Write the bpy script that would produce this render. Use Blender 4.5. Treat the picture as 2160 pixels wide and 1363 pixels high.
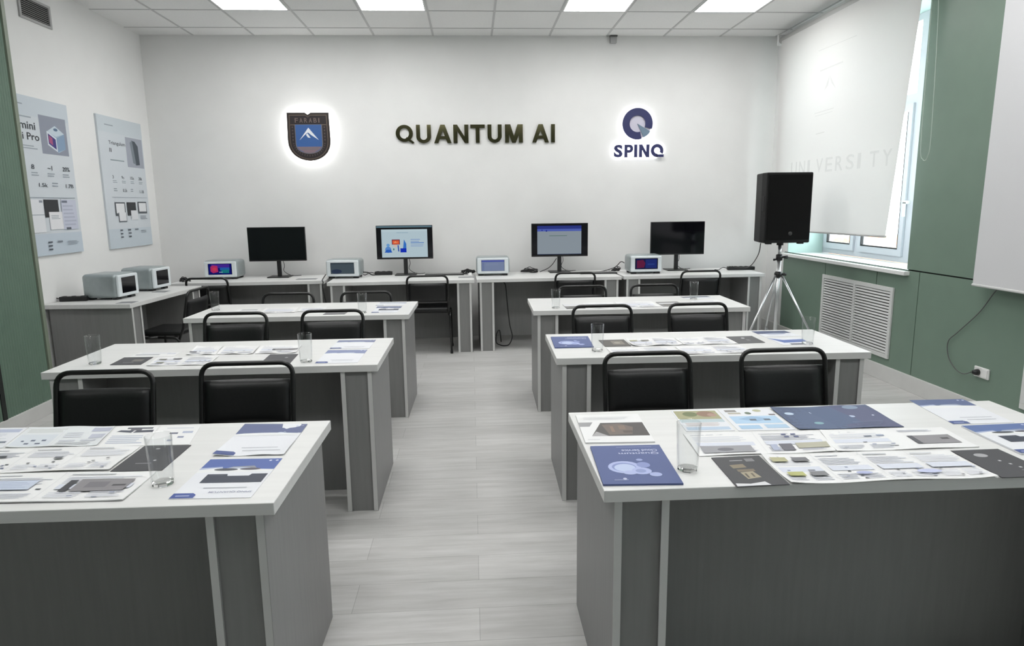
import bpy, bmesh, math, random
from math import sin, cos, pi, radians
from mathutils import Vector, Matrix

for o in list(bpy.data.objects):
    bpy.data.objects.remove(o, do_unlink=True)
SC = bpy.context.scene
COL = SC.collection
random.seed(7)

# ------------------------------------------------------------------ camera
F_PX, YAW, PITCH, ROLL, CAM_Z = 1418.843, 0.058402, 0.174473, -0.011912, 1.497
cd = bpy.data.cameras.new('camera')
cd.sensor_fit = 'HORIZONTAL'
cd.sensor_width = 36.0
cd.lens = 36.0 * F_PX / 2160.0
cd.clip_start = 0.05
cd.clip_end = 300
cam = bpy.data.objects.new('camera', cd)
COL.objects.link(cam)
fw = Vector((sin(YAW) * cos(PITCH), cos(YAW) * cos(PITCH), -sin(PITCH)))
rt = Vector((cos(YAW), -sin(YAW), 0))
up = rt.cross(fw)
r2 = rt * cos(ROLL) + up * sin(ROLL)
u2 = -rt * sin(ROLL) + up * cos(ROLL)
cam.matrix_world = Matrix(((r2.x, u2.x, -fw.x, 0), (r2.y, u2.y, -fw.y, 0), (r2.z, u2.z, -fw.z, CAM_Z), (0, 0, 0, 1)))
SC.camera = cam

# ------------------------------------------------------------------ world, exposure
SKY_STRENGTH = 7.0
PANEL_STRENGTH = 14.5
w = bpy.data.worlds.new('sky')
SC.world = w
w.use_nodes = True
bg = w.node_tree.nodes['Background']
bg.inputs['Color'].default_value = (0.93, 0.965, 1.0, 1)
bg.inputs['Strength'].default_value = SKY_STRENGTH
SC.view_settings.view_transform = 'Standard'
SC.view_settings.look = 'None'
SC.view_settings.exposure = 0.2
SC.view_settings.gamma = 1.0
SC.view_settings.use_curve_mapping = False

# ------------------------------------------------------------------ materials
MATS = {}
def lin(c):
    return c / 12.92 if c <= 0.04045 else ((c + 0.055) / 1.055) ** 2.4
def hexcol(h):
    return tuple(lin(int(h[i:i + 2], 16) / 255) for i in (0, 2, 4)) + (1,)
def mat(name, col, rough=0.5, metal=0.0, spec=0.5, **kw):
    if name in MATS: return MATS[name]
    m = bpy.data.materials.new(name)
    m.use_nodes = True
    b = m.node_tree.nodes['Principled BSDF']
    if isinstance(col, str): col = hexcol(col)
    if len(col) == 3: col = tuple(col) + (1,)
    b.inputs['Base Color'].default_value = col
    b.inputs['Roughness'].default_value = rough
    b.inputs['Metallic'].default_value = metal
    b.inputs['Specular IOR Level'].default_value = spec
    for k, v in kw.items():
        b.inputs[k.replace('_', ' ')].default_value = v
    MATS[name] = m
    return m
def noise_mat(name, c1, c2, scale, rough=0.5, stretch=(1, 1, 1), bump=0.0, spec=0.5, detail=4.0, metal=0.0):
    m = mat(name, c1, rough, metal, spec)
    nt = m.node_tree; N = nt.nodes; L = nt.links
    b = N['Principled BSDF']
    tc = N.new('ShaderNodeTexCoord'); mp = N.new('ShaderNodeMapping'); mp.inputs['Scale'].default_value = stretch
    nz = N.new('ShaderNodeTexNoise'); nz.inputs['Scale'].default_value = scale; nz.inputs['Detail'].default_value = detail
    cr = N.new('ShaderNodeValToRGB')
    cr.color_ramp.elements[0].position = 0.3; cr.color_ramp.elements[1].position = 0.7
    f = lambda c: hexcol(c) if isinstance(c, str) else tuple(c) + (1,)
    cr.color_ramp.elements[0].color = f(c1); cr.color_ramp.elements[1].color = f(c2)
    L.new(tc.outputs['Object'], mp.inputs['Vector']); L.new(mp.outputs['Vector'], nz.inputs['Vector'])
    L.new(nz.outputs['Fac'], cr.inputs['Fac']); L.new(cr.outputs['Color'], b.inputs['Base Color'])
    if bump:
        bp = N.new('ShaderNodeBump'); bp.inputs['Strength'].default_value = bump; bp.inputs['Distance'].default_value = 0.002
        L.new(nz.outputs['Fac'], bp.inputs['Height']); L.new(bp.outputs['Normal'], b.inputs['Normal'])
    return m
def emit_mat(name, col, strength):
    if name in MATS: return MATS[name]
    m = bpy.data.materials.new(name); m.use_nodes = True
    N = m.node_tree.nodes; N.clear()
    e = N.new('ShaderNodeEmission'); o = N.new('ShaderNodeOutputMaterial')
    e.inputs['Color'].default_value = hexcol(col) if isinstance(col, str) else tuple(col) + (1,)
    e.inputs['Strength'].default_value = strength
    m.node_tree.links.new(e.outputs[0], o.inputs[0])
    MATS[name] = m
    return m

M_WALL = noise_mat('wall_paint', (0.80, 0.80, 0.79), (0.83, 0.83, 0.82), 3.0, 0.6, spec=0.3)
M_CEIL = noise_mat('ceiling_tile', (0.80, 0.80, 0.79), (0.83, 0.83, 0.82), 60, 0.8, spec=0.2)
M_TBAR = mat('ceiling_bar', (0.52, 0.52, 0.52), 0.5)
M_GREEN = noise_mat('green_panel', (0.168, 0.238, 0.190), (0.178, 0.252, 0.20), 5.0, 0.42, spec=0.4)
M_GREEN_L = noise_mat('green_flutes', (0.122, 0.185, 0.143), (0.136, 0.205, 0.157), 8.0, 0.5, spec=0.35)
M_BEAD = mat('olive_edge_strip', (0.20, 0.235, 0.18), 0.4)
M_SEAM = mat('dark_seam', (0.01, 0.014, 0.012), 0.8)
M_TEAL = mat('reveal_paint', (0.52, 0.68, 0.64), 0.6)
M_TOP = noise_mat('white_laminate', (0.69, 0.69, 0.68), (0.73, 0.73, 0.72), 14, 0.38, stretch=(0.15, 3, 3), spec=0.45)
M_GREY = noise_mat('grey_laminate', (0.225, 0.225, 0.223), (0.245, 0.245, 0.242), 20, 0.42, stretch=(3, 3, 0.2), spec=0.4)
M_EDGE = mat('white_edge_banding', (0.62, 0.62, 0.61), 0.4)
M_LEATHER = noise_mat('black_leatherette', (0.003, 0.0034, 0.0038), (0.006, 0.0064, 0.0068), 90, 0.45, bump=0.15)
M_TUBE = mat('black_powder_coat', (0.008, 0.008, 0.008), 0.32)
M_BLACK = mat('black_plastic', (0.010, 0.010, 0.011), 0.4)
M_BLACKM = mat('black_matte', (0.008, 0.008, 0.009), 0.7)
M_SCREEN = mat('dark_screen', (0.004, 0.004, 0.006), 0.08)
M_SILVER = noise_mat('silver_blue_casing', (0.33, 0.375, 0.38), (0.36, 0.405, 0.41), 30, 0.32, metal=0.35)
M_BEZEL = mat('pale_bezel', (0.72, 0.77, 0.79), 0.3)
M_ALU = mat('brushed_aluminium', (0.72, 0.73, 0.74), 0.28, 0.85)
M_WHITEP = mat('white_plastic', (0.80, 0.80, 0.79), 0.35)
M_PVC = mat('window_frame_plastic', (0.60, 0.62, 0.67), 0.3)
M_GRILLE = mat('grille_enamel', (0.66, 0.67, 0.66), 0.4)
M_DARKG = mat('vent_dark', (0.02, 0.02, 0.02), 0.8)
M_GREYP = mat('grey_plastic', (0.25, 0.25, 0.25), 0.5)
M_CABLE = mat('cable_rubber', (0.012, 0.012, 0.013), 0.5)
M_CABLEG = mat('cable_grey', (0.10, 0.10, 0.10), 0.5)
M_GLASS = mat('clear_glass', (1, 1, 1), 0.0, Transmission_Weight=1.0, IOR=1.45)
M_GOLD = mat('gold_mirror', (0.22, 0.205, 0.11), 0.10, 1.0)
M_BASEB = noise_mat('baseboard_laminate', (0.60, 0.60, 0.585), (0.64, 0.64, 0.625), 8, 0.45)

# floor: pale grey laminate planks
def floor_mat():
    m = mat('floor_laminate', (0.5, 0.5, 0.49), 0.36, spec=0.4)
    nt = m.node_tree; N = nt.nodes; L = nt.links; b = N['Principled BSDF']
    tc = N.new('ShaderNodeTexCoord')
    br = N.new('ShaderNodeTexBrick')
    br.offset = 0.37; br.inputs['Scale'].default_value = 1.0
    br.inputs['Brick Width'].default_value = 1.29; br.inputs['Row Height'].default_value = 0.193
    br.inputs['Mortar Size'].default_value = 0.0012; br.inputs['Mortar Smooth'].default_value = 0.3
    br.inputs['Color1'].default_value = (0.51, 0.505, 0.495, 1); br.inputs['Color2'].default_value = (0.59, 0.585, 0.575, 1)
    br.inputs['Mortar'].default_value = (0.33, 0.33, 0.32, 1)
    L.new(tc.outputs['Object'], br.inputs['Vector'])
    mp = N.new('ShaderNodeMapping'); mp.inputs['Scale'].default_value = (0.9, 9, 1)
    nz = N.new('ShaderNodeTexNoise'); nz.inputs['Scale'].default_value = 3.2; nz.inputs['Detail'].default_value = 8; nz.inputs['Roughness'].default_value = 0.62
    cr = N.new('ShaderNodeValToRGB')
    cr.color_ramp.elements[0].position = 0.28; cr.color_ramp.elements[0].color = (0.80, 0.80, 0.79, 1)
    cr.color_ramp.elements[1].position = 0.68; cr.color_ramp.elements[1].color = (1.06, 1.06, 1.06, 1)
    mx = N.new('ShaderNodeMix'); mx.data_type = 'RGBA'; mx.blend_type = 'MULTIPLY'; mx.inputs[0].default_value = 1.0
    L.new(tc.outputs['Object'], mp.inputs['Vector']); L.new(mp.outputs['Vector'], nz.inputs['Vector'])
    L.new(nz.outputs['Fac'], cr.inputs['Fac'])
    L.new(br.outputs['Color'], mx.inputs[6]); L.new(cr.outputs['Color'], mx.inputs[7])
    L.new(mx.outputs[2], b.inputs['Base Color'])
    return m
M_FLOOR = floor_mat()
# window pane: thin glass
def pane_mat(name, tint, base, top):
    m = bpy.data.materials.new(name); m.use_nodes = True
    N = m.node_tree.nodes; L = m.node_tree.links; N.clear()
    t = N.new('ShaderNodeBsdfTransparent'); g = N.new('ShaderNodeBsdfGlossy'); g.inputs['Roughness'].default_value = 0.06
    t.inputs['Color'].default_value = tint + (1,)
    x = N.new('ShaderNodeMixShader'); o = N.new('ShaderNodeOutputMaterial')
    lw = N.new('ShaderNodeLayerWeight'); pw = N.new('ShaderNodeMath'); pw.operation = 'POWER'; pw.inputs[1].default_value = 4.0
    ma = N.new('ShaderNodeMath'); ma.operation = 'MULTIPLY_ADD'; ma.inputs[1].default_value = top; ma.inputs[2].default_value = base
    L.new(lw.outputs['Facing'], pw.inputs[0]); L.new(pw.outputs[0], ma.inputs[0]); L.new(ma.outputs[0], x.inputs[0])
    L.new(t.outputs[0], x.inputs[1]); L.new(g.outputs[0], x.inputs[2]); L.new(x.outputs[0], o.inputs[0])
    return m
M_PANE = pane_mat('window_glass', (0.93, 0.97, 0.97), 0.03, 0.5)
M_TUMBLER = pane_mat('tumbler_glass', (0.975, 0.98, 0.98), 0.025, 0.7)
def blind_mat(name, col, tr):
    m = bpy.data.materials.new(name); m.use_nodes = True
    N = m.node_tree.nodes; L = m.node_tree.links; N.clear()
    d = N.new('ShaderNodeBsdfDiffuse'); t = N.new('ShaderNodeBsdfTranslucent')
    d.inputs['Color'].default_value = tuple(col) + (1,); t.inputs['Color'].default_value = tuple(col) + (1,)
    x = N.new('ShaderNodeMixShader'); x.inputs[0].default_value = tr; o = N.new('ShaderNodeOutputMaterial')
    L.new(d.outputs[0], x.inputs[1]); L.new(t.outputs[0], x.inputs[2]); L.new(x.outputs[0], o.inputs[0])
    return m
M_BLIND = blind_mat('blind_fabric', (0.82, 0.81, 0.80), 0.34)
def print_mat():
    m = bpy.data.materials.new('blind_print'); m.use_nodes = True
    N = m.node_tree.nodes; L = m.node_tree.links; N.clear()
    d = N.new('ShaderNodeBsdfDiffuse'); t = N.new('ShaderNodeBsdfTransparent'); d.inputs['Color'].default_value = (0.45, 0.45, 0.46, 1)
    x = N.new('ShaderNodeMixShader'); x.inputs[0].default_value = 0.87; o = N.new('ShaderNodeOutputMaterial')
    L.new(d.outputs[0], x.inputs[1]); L.new(t.outputs[0], x.inputs[2]); L.new(x.outputs[0], o.inputs[0])
    return m
M_BLINDP = print_mat()
M_BLINDB = blind_mat('blind_fabric_plain', (0.74, 0.74, 0.755), 0.12)
def ink(h):
    c = hexcol(h); g = 0.3 * c[0] + 0.6 * c[1] + 0.1 * c[2]
    return mat('print_' + h, tuple(min(0.80, (0.80 * v + 0.20 * g) * 0.97 + 0.012) for v in c[:3]), 0.5, spec=0.25)
def lit(h, s=1.0):
    return emit_mat('screen_%s_%d' % (h, int(s * 100)), h, s)

# ------------------------------------------------------------------ mesh helpers
class MB:
    def __init__(self):
        self.v = []; self.f = []; self.m = []; self.s = []
    def add(self, vs, fs, mi=0, smooth=False):
        b = len(self.v)
        self.v += [tuple(p) for p in vs]
        for f in fs:
            self.f.append(tuple(b + i for i in f)); self.m.append(mi); self.s.append(smooth)
        return self
    def box(self, x0, x1, y0, y1, z0, z1, mi=0, fm=None):
        vs = [(x0, y0, z0), (x1, y0, z0), (x1, y1, z0), (x0, y1, z0), (x0, y0, z1), (x1, y0, z1), (x1, y1, z1), (x0, y1, z1)]
        fs = {'-z': (0, 3, 2, 1), '+z': (4, 5, 6, 7), '-y': (0, 1, 5, 4), '+x': (1, 2, 6, 5), '+y': (2, 3, 7, 6), '-x': (3, 0, 4, 7)}
        b = len(self.v); self.v += vs
        for k, f in fs.items():
            self.f.append(tuple(b + i for i in f)); self.m.append((fm or {}).get(k, mi)); self.s.append(False)
        return self
    def obox(self, c, ax, ay, az, mi=0):
        """box at centre c with half-axis vectors"""
        c = Vector(c); ax = Vector(ax); ay = Vector(ay); az = Vector(az)
        vs = [c + a * ax + b * ay + d * az for d in (-1, 1) for a, b in ((-1, -1), (1, -1), (1, 1), (-1, 1))]
        return self.add(vs, [(0, 3, 2, 1), (4, 5, 6, 7), (0, 1, 5, 4), (1, 2, 6, 5), (2, 3, 7, 6), (3, 0, 4, 7)], mi)
    def tube(self, path, r, seg=10, mi=0, caps=True):
        P = [Vector(p) for p in path]
        n = len(P); rs = r if isinstance(r, (list, tuple)) else [r] * n
        T = []
        for i in range(n):
            a = P[max(0, i - 1)]; b = P[min(n - 1, i + 1)]
            T.append((b - a).normalized())
        ref = Vector((0, 0, 1)) if abs(T[0].z) < 0.9 else Vector((1, 0, 0))
        nrm = (ref - T[0] * ref.dot(T[0])).normalized()
        vs = []
        for i in range(n):
            nrm = nrm - T[i] * nrm.dot(T[i])
            nrm.normalize()
            bn = T[i].cross(nrm)
            for k in range(seg):
                a = 2 * pi * k / seg
                vs.append(P[i] + (nrm * cos(a) + bn * sin(a)) * rs[i])
        fs = []
        for i in range(n - 1):
            for k in range(seg):
                k2 = (k + 1) % seg
                fs.append((i * seg + k, i * seg + k2, (i + 1) * seg + k2, (i + 1) * seg + k))
        self.add(vs, fs, mi, True)
        if caps:
            b = len(self.v) - len(vs)
            self.f.append(tuple(b + k for k in reversed(range(seg)))); self.m.append(mi); self.s.append(False)
            self.f.append(tuple(b + (n - 1) * seg + k for k in range(seg))); self.m.append(mi); self.s.append(False)
        return self
    def lathe(self, prof, seg=24, mi=0, c=(0, 0, 0), caps=True):
        n = len(prof); vs = []
        for r, z in prof:
            for k in range(seg):
                a = 2 * pi * k / seg
                vs.append((c[0] + r * cos(a), c[1] + r * sin(a), c[2] + z))
        fs = [(i * seg + k, i * seg + (k + 1) % seg, (i + 1) * seg + (k + 1) % seg, (i + 1) * seg + k) for i in range(n - 1) for k in range(seg)]
        if caps: fs.append(tuple(reversed(range(seg)))); fs.append(tuple((n - 1) * seg + k for k in range(seg)))
        return self.add(vs, fs, mi, True)
    def prism(self, poly, fn, h0, h1, mi=0):
        """extrude polygon: fn(a,b,h) -> world point"""
        n = len(poly)
        vs = [fn(a, b, h0) for a, b in poly] + [fn(a, b, h1) for a, b in poly]
        fs = [tuple(reversed(range(n))), tuple(range(n, 2 * n))] + [(i, (i + 1) % n, n + (i + 1) % n, n + i) for i in range(n)]
        return self.add(vs, fs, mi)
    def build(self, name, mats, parent=None, bevel=0.0, bseg=2, fixn=True, autosmooth=True):
        if not isinstance(mats, (list, tuple)): mats = [mats]
        me = bpy.data.meshes.new(name)
        me.from_pydata(self.v, [], self.f)
        for m in mats: me.materials.append(m)
        me.polygons.foreach_set('material_index', self.m)
        me.polygons.foreach_set('use_smooth', self.s)
        if fixn:
            bm = bmesh.new(); bm.from_mesh(me)
            bmesh.ops.recalc_face_normals(bm, faces=bm.faces)
            bm.to_mesh(me); bm.free()
        me.update()
        o = bpy.data.objects.new(name, me)
        COL.objects.link(o)
        if parent is not None: o.parent = parent
        if bevel:
            md = o.modifiers.new('bevel', 'BEVEL'); md.width = bevel; md.segments = bseg; md.limit_method = 'ANGLE'; md.angle_limit = radians(40)
        return o
def fillet(pts, r, n=6):
    P = [Vector(p) for p in pts]; out = [P[0]]
    for i in range(1, len(P) - 1):
        a = (P[i - 1] - P[i]); b = (P[i + 1] - P[i]); la = a.length; lb = b.length
        a.normalize(); b.normalize()
        ang = a.angle(b); t = min(r / math.tan(ang / 2), la * 0.49, lb * 0.49)
        p0 = P[i] + a * t; p1 = P[i] + b * t
        for k in range(n + 1):
            s = k / n
            out.append(p0 * (1 - s) ** 2 + P[i] * 2 * s * (1 - s) + p1 * s ** 2)
    out.append(P[-1])
    return out
def smooth_path(pts, n=6):
    P = [Vector(p) for p in pts]; out = []
    for i in range(len(P) - 1):
        p0 = P[max(0, i - 1)]; p1 = P[i]; p2 = P[i + 1]; p3 = P[min(len(P) - 1, i + 2)]
        for k in range(n):
            t = k / n
            out.append(0.5 * ((2 * p1) + (p2 - p0) * t + (2 * p0 - 5 * p1 + 4 * p2 - p3) * t * t + (3 * p1 - p0 - 3 * p2 + p3) * t ** 3))
    out.append(P[-1])
    return out
def tag(o, label=None, cat=None, group=None, kind=None):
    if label: o['label'] = label
    if cat: o['category'] = cat
    if group: o['group'] = group
    if kind: o['kind'] = kind
    return o
def thing(name, loc, rz, label, cat, group=None):
    o = bpy.data.objects.new(name, None); COL.objects.link(o)
    o.empty_display_size = 0.1
    o.location = loc; o.rotation_euler = (0, 0, rz)
    return tag(o, label, cat, group)
def kids(o): return [c for c in bpy.data.objects if c.parent is o]
def dup(root, loc, rz, label, group=None):
    r = root.copy(); COL.objects.link(r); r.location = loc; r.rotation_euler = (0, 0, rz)
    r['label'] = label
    if group: r['group'] = group
    for ch in kids(root):
        c = ch.copy(); COL.objects.link(c); c.parent = r
        for g in kids(ch):
            d = g.copy(); COL.objects.link(d); d.parent = c
    return r
def struct(o): o['kind'] = 'structure'; return o

# text as flat polygons normalised to cap height 1
_TX = {}
def text_polys(s, bold=0.0):
    key = (s, bold)
    if key in _TX: return _TX[key]
    cu = bpy.data.curves.new('t', 'FONT'); cu.body = s; cu.offset = bold; cu.resolution_u = 3
    ob = bpy.data.objects.new('t', cu); COL.objects.link(ob)
    dg = bpy.context.evaluated_depsgraph_get(); dg.update()
    me = bpy.data.meshes.new_from_object(ob.evaluated_get(dg))
    vs = [(v.co.x, v.co.y) for v in me.vertices]; fs = [tuple(p.vertices) for p in me.polygons]
    bpy.data.objects.remove(ob); bpy.data.curves.remove(cu); bpy.data.meshes.remove(me)
    xs = [a for a, b in vs]; ys = [b for a, b in vs]
    x0, x1, y0, y1 = min(xs), max(xs), min(ys), max(ys)
    vs = [((a - x0) / (x1 - x0), (b - y0) / (y1 - y0)) for a, b in vs]
    _TX[key] = (vs, fs)
    return _TX[key]
def text_solid(mb, s, x0, x1, z0, z1, fn, h0, h1, mi=0, bold=0.0):
    """solid letters filling the rectangle, fn(a,b,h)"""
    vs, fs = text_polys(s, bold)
    n = len(vs)
    pts = [(x0 + a * (x1 - x0), z0 + b * (z1 - z0)) for a, b in vs]
    V = [fn(a, b, h0) for a, b in pts] + [fn(a, b, h1) for a, b in pts]
    ed = {}
    for f in fs:
        for i in range(len(f)):
            e = (f[i], f[(i + 1) % len(f)]); ed[e] = 1
    F = [tuple(n + i for i in f) for f in fs] + [tuple(reversed(f)) for f in fs]
    for (a, b) in ed:
        if (b, a) not in ed: F.append((a, b, n + b, n + a))
    mb.add(V, F, mi)

# printed sheet: four corners tl,tr,br,bl ; layout in (u,v), v down
def printed(name, corners, N, th, base, layout, parent=None, wave=0.0, z0=0.0, mats_fn=ink, seed=0, nu=1, nv=1, step=0.00006, origin=None):
    tl, tr, br, bl = [Vector(c) for c in corners]
    org = origin if origin is not None else (tl + tr + br + bl) / 4
    org = Vector(org); N = Vector(N).normalized()
    rs = random.Random(seed); ph = [rs.uniform(0, 6.28) for _ in range(4)]
    def pt(u, v, h):
        p = tl * (1 - u) * (1 - v) + tr * u * (1 - v) + br * u * v + bl * (1 - u) * v
        if wave:
            e = max(0.0, 2 * abs(v - 0.5)) ** 4 * (0.5 + 0.5 * sin(u * 9 + ph[0])) + max(0.0, 2 * abs(u - 0.5)) ** 6 * (0.5 + 0.5 * sin(v * 5 + ph[1]))
            h = h + wave * e
        return p + N * (h + z0) - org
    mb = MB(); mats = [base]; idx = {}
    def mi(c):
        if c not in idx:
            idx[c] = len(mats); mats.append(mats_fn(c))
        return idx[c]
    if wave: nu, nv = max(nu, 14), max(nv, 8)
    g = [pt(i / nu, j / nv, th) for j in range(nv + 1) for i in range(nu + 1)]
    gb = [pt(i / nu, j / nv, 0) for j in range(nv + 1) for i in range(nu + 1)]
    W = nu + 1; n = len(g)
    fs = [(j * W + i, (j + 1) * W + i, (j + 1) * W + i + 1, j * W + i + 1) for j in range(nv) for i in range(nu)]
    F = fs + [tuple(n + k for k in reversed(f)) for f in fs]
    for i in range(nu):
        F.append((i, i + 1, n + i + 1, n + i)); a = nv * W + i; F.append((a + 1, a, n + a, n + a + 1))
    for j in range(nv):
        a = j * W; F.append((a + W, a, n + a, n + a + W)); a = j * W + nu; F.append((a, a + W, n + a + W, n + a))
    mb.add(g + gb, F, 0)
    h = [th]
    def patch(u0, v0, u1, v1, c):
        h[0] += step
        a = max(1, int(abs(u1 - u0) * nu * 2)) if wave else 1; b = max(1, int(abs(v1 - v0) * nv * 2)) if wave else 1
        vs = [pt(u0 + (u1 - u0) * i / a, v0 + (v1 - v0) * j / b, h[0]) for j in range(b + 1) for i in range(a + 1)]
        mb.add(vs, [(j * (a + 1) + i, (j + 1) * (a + 1) + i, (j + 1) * (a + 1) + i + 1, j * (a + 1) + i + 1) for j in range(b) for i in range(a)], mi(c))
    for it in layout:
        k = it[0]
        if k == 'r': patch(*it[1:6])
        elif k == 'p':
            h[0] += step
            mb.add([pt(u, v, h[0]) for u, v in it[1]], [tuple(reversed(range(len(it[1]))))], mi(it[2]))
        elif k == 'e':
            h[0] += step
            _, cu_, cv_, ru, rv, c = it
            mb.add([pt(cu_ + ru * cos(a * pi / 10), cv_ - rv * sin(a * pi / 10), h[0]) for a in range(20)], [tuple(range(20))], mi(c))
        elif k == 'l':
            _, u0, v0, u1, v1, nl, c = it
            for q in range(nl):
                vv = v0 + (v1 - v0) * (q + 0.25) / nl
                patch(u0, vv, u1 - (u1 - u0) * rs.uniform(0, 0.25), vv + (v1 - v0) * 0.42 / nl, c)
        elif k == 't':
            _, s, u0, v0, u1, v1, c, flip = it[:8]
            vs, fs2 = text_polys(s, it[8] if len(it) > 8 else 0.0)
            h[0] += step
            P = []
            for a, b in vs:
                if flip: a, b = 1 - a, 1 - b
                P.append(pt(u0 + a * (u1 - u0), v1 - b * (v1 - v0), h[0]))
            mb.add(P, fs2, mi(c))
    # normals are laid out explicitly, keep them
    o = mb.build(name, mats, parent, fixn=False)
    o.location = org
    return o

# ------------------------------------------------------------------ the room
XL, XG, XR, D, H = -3.433, -3.17, 3.4525, 7.6957, 3.297
YN = -1.6
WX = 3.85           # window plane
OY0, OY1, OZ0, OZ1 = 5.12, 7.20, 0.92, 3.06

o = MB().box(-3.7, 4.0, YN - 0.1, D + 0.15, -0.08, 0.0).build('floor', M_FLOOR); struct(o)
# ceiling: tiles with a grid of bars
mb = MB().box(-3.7, 4.0, YN - 0.1, D + 0.15, H, H + 0.1)
T0, TILE, E1 = -2.884, 0.6298, 0.308
k = -1
xs = []
while T0 + TILE * k < XR:
    x = T0 + TILE * k
    if x > XL: xs.append(x); mb.box(x - 0.010, x + 0.010, YN, D, H - 0.004, H + 0.001, 1)
    k += 1
ys = []
y = D - E1
while y > YN:
    ys.append(y); mb.box(XL, XR, y - 0.009, y + 0.009, H - 0.0035, H + 0.001, 1); y -= TILE
o = mb.build('ceiling', [M_CEIL, M_TBAR]); struct(o)
# far wall
struct(MB().box(-3.7, 4.0, D, D + 0.15, 0, H).build('wall_far', M_WALL))
# left wall, recessed white part
struct(MB().box(XL - 0.2, XL, 5.0, D, 0, H).build('wall_left', M_WALL))
# left fluted green lining
mb = MB()
mb.box(XL - 0.2, XG - 0.012, YN, 5.13, 0, H, 0)
y0f, y1f, per = 1.0, 5.095, 0.0265
n = int((y1f - y0f) / per)
prof = []
for i in range(n):
    for f_, d_ in ((0.0, 0.0), (0.25, 0.0042), (0.5, 0.006), (0.75, 0.0042)):
        prof.append((y0f + (i + f_) * per, XG - 0.006 + d_))
prof.append((y0f + n * per, XG - 0.006))
vs = [(x, y, 0.1) for y, x in prof] + [(x, y, H) for y, x in prof]
m_ = len(prof)
mb.add(vs, [(i, i + 1, m_ + i + 1, m_ + i) for i in range(m_ - 1)], 1, False)
mb.box(XG - 0.012, XG + 0.002, 5.095, 5.131, 0.1, H, 2)
mb.box(XG - 0.008, XG + 0.004, 4.545, 4.585, 0.1, H, 3)
mb.box(XL, XG - 0.011, 5.1295, 5.1315, 0.1, H, 3)
o = mb.build('wall_left_lining', [M_GREEN_L, M_GREEN_L, M_BEAD, M_SEAM], fixn=False); struct(o); o.name = 'trim_1'
struct(MB().box(XG - 0.03, XG + 0.012, YN, 5.135, 0, 0.1).build('baseboard_left', M_BASEB, bevel=0.003))
# near wall behind the camera
struct(MB().box(-3.7, 4.0, YN - 0.1, YN, 0, H).build('wall_near', mat('near_wall_paint', (0.30, 0.32, 0.31), 0.6)))
# right wall with window opening
mb = MB()
XO = 3.92
V0, V1 = 0.15, 0.9            # added second window, out of view beside the camera
mb.box(XR, XO, YN, V0, 0, H, 0)
mb.box(XR, XO, V1, OY0, 0, H, 0)
mb.box(XR, XO, V0, V1, 0, OZ0, 0)
mb.box(XR, XO, V0, V1, OZ1, H, 0)
mb.box(XR, XO, OY1, D, 0, H, 0)
mb.box(XR, XO, OY0, OY1, 0, OZ0, 0)
mb.box(XR, XO, OY0, OY1, OZ1, H, 0)
o = mb.build('wall_right', [M_WALL], fixn=False); struct(o)
# reveal lining
mb = MB()
mb.box(XR + 0.002, WX - 0.01, OY1 - 0.012, OY1 - 0.0005, OZ0, OZ1)
mb.box(XR + 0.002, WX - 0.01, OY0 + 0.0005, OY0 + 0.012, OZ0, OZ1)
mb.box(XR + 0.002, WX - 0.01, OY0, OY1, OZ1 - 0.012, OZ1 - 0.0005)
struct(mb.build('trim_2', M_TEAL))
# green cladding boards with open dark joints
mb = MB()
cx0, cx1, g = XR - 0.016, XR - 0.0005, 0.004
mb.box(XR - 0.004, XR - 0.0003, YN, 7.25, 0.1, 0.95, 1)
mb.box(XR - 0.004, XR - 0.0003, V1, OY0, 0.95, H, 1)
seams = [7.25, 6.35, 5.508, 4.963, 3.1, 1.2, YN]
for a, b in zip(seams[:-1], seams[1:]):
    mb.box(cx0, cx1 - 0.002, b + g, a - g, 0.1, 0.945, 0)
for a, b in ((OY0, 3.1), (3.1, V1 + 0.02), (V0 - 0.02, YN)):
    mb.box(cx0, cx1 - 0.002, b + g, a - (g if a != OY0 else 0), 0.956, H, 0)
o = mb.build('trim_3', [M_GREEN, M_SEAM], bevel=0.001, bseg=1); struct(o)
struct(MB().box(XR - 0.03, XR - 0.0005, YN, D, 0, 0.13).build('baseboard_right', M_BASEB, bevel=0.003))
struct(MB().box(XR - 0.062, XR + 0.2, OY0 - 0.035, OY1 + 0.045, OZ0 - 0.012, OZ0 + 0.02).box(XR + 0.2, WX - 0.012, OY0 + 0.013, OY1 - 0.013, OZ0 + 0.001, OZ0 + 0.02).build('trim_4', M_WHITEP, bevel=0.004))
# window
win = bpy.data.objects.new('window_1', None); COL.objects.link(win); win.location = (WX, 6.2, OZ0); win['kind'] = 'structure'
def wb(name, boxes, m, bevel=0.004, par=win):
    b_ = MB()
    for (y0, y1, z0, z1, x0, x1) in boxes: b_.box(x0 - WX, x1 - WX, y0 - 6.2, y1 - 6.2, z0 - OZ0, z1 - OZ0)
    return b_.build(name, m, par, bevel=bevel)
a0, a1, zb, zt = OY0 + 0.002, OY1 - 0.002, OZ0 + 0.021, OZ1 - 0.013
X0, X1 = WX - 0.01, WX + 0.06
fr = [(a0, a1, zb, zb + 0.055, X0, X1), (a0, a1, zt - 0.055, zt, X0, X1)]
for (p, q) in ((a0, a0 + 0.06), (5.70, 5.80), (6.50, 6.57), (a1 - 0.06, a1)): fr.append((p, q, zb + 0.055, zt - 0.055, X0, X1))
for (p, q) in ((a0 + 0.06, 5.70), (5.80, 6.50), (6.57, a1 - 0.06)): fr.append((p, q, 2.32, 2.40, X0, X1))
wb('window_frame', fr, M_PVC, 0)
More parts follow.
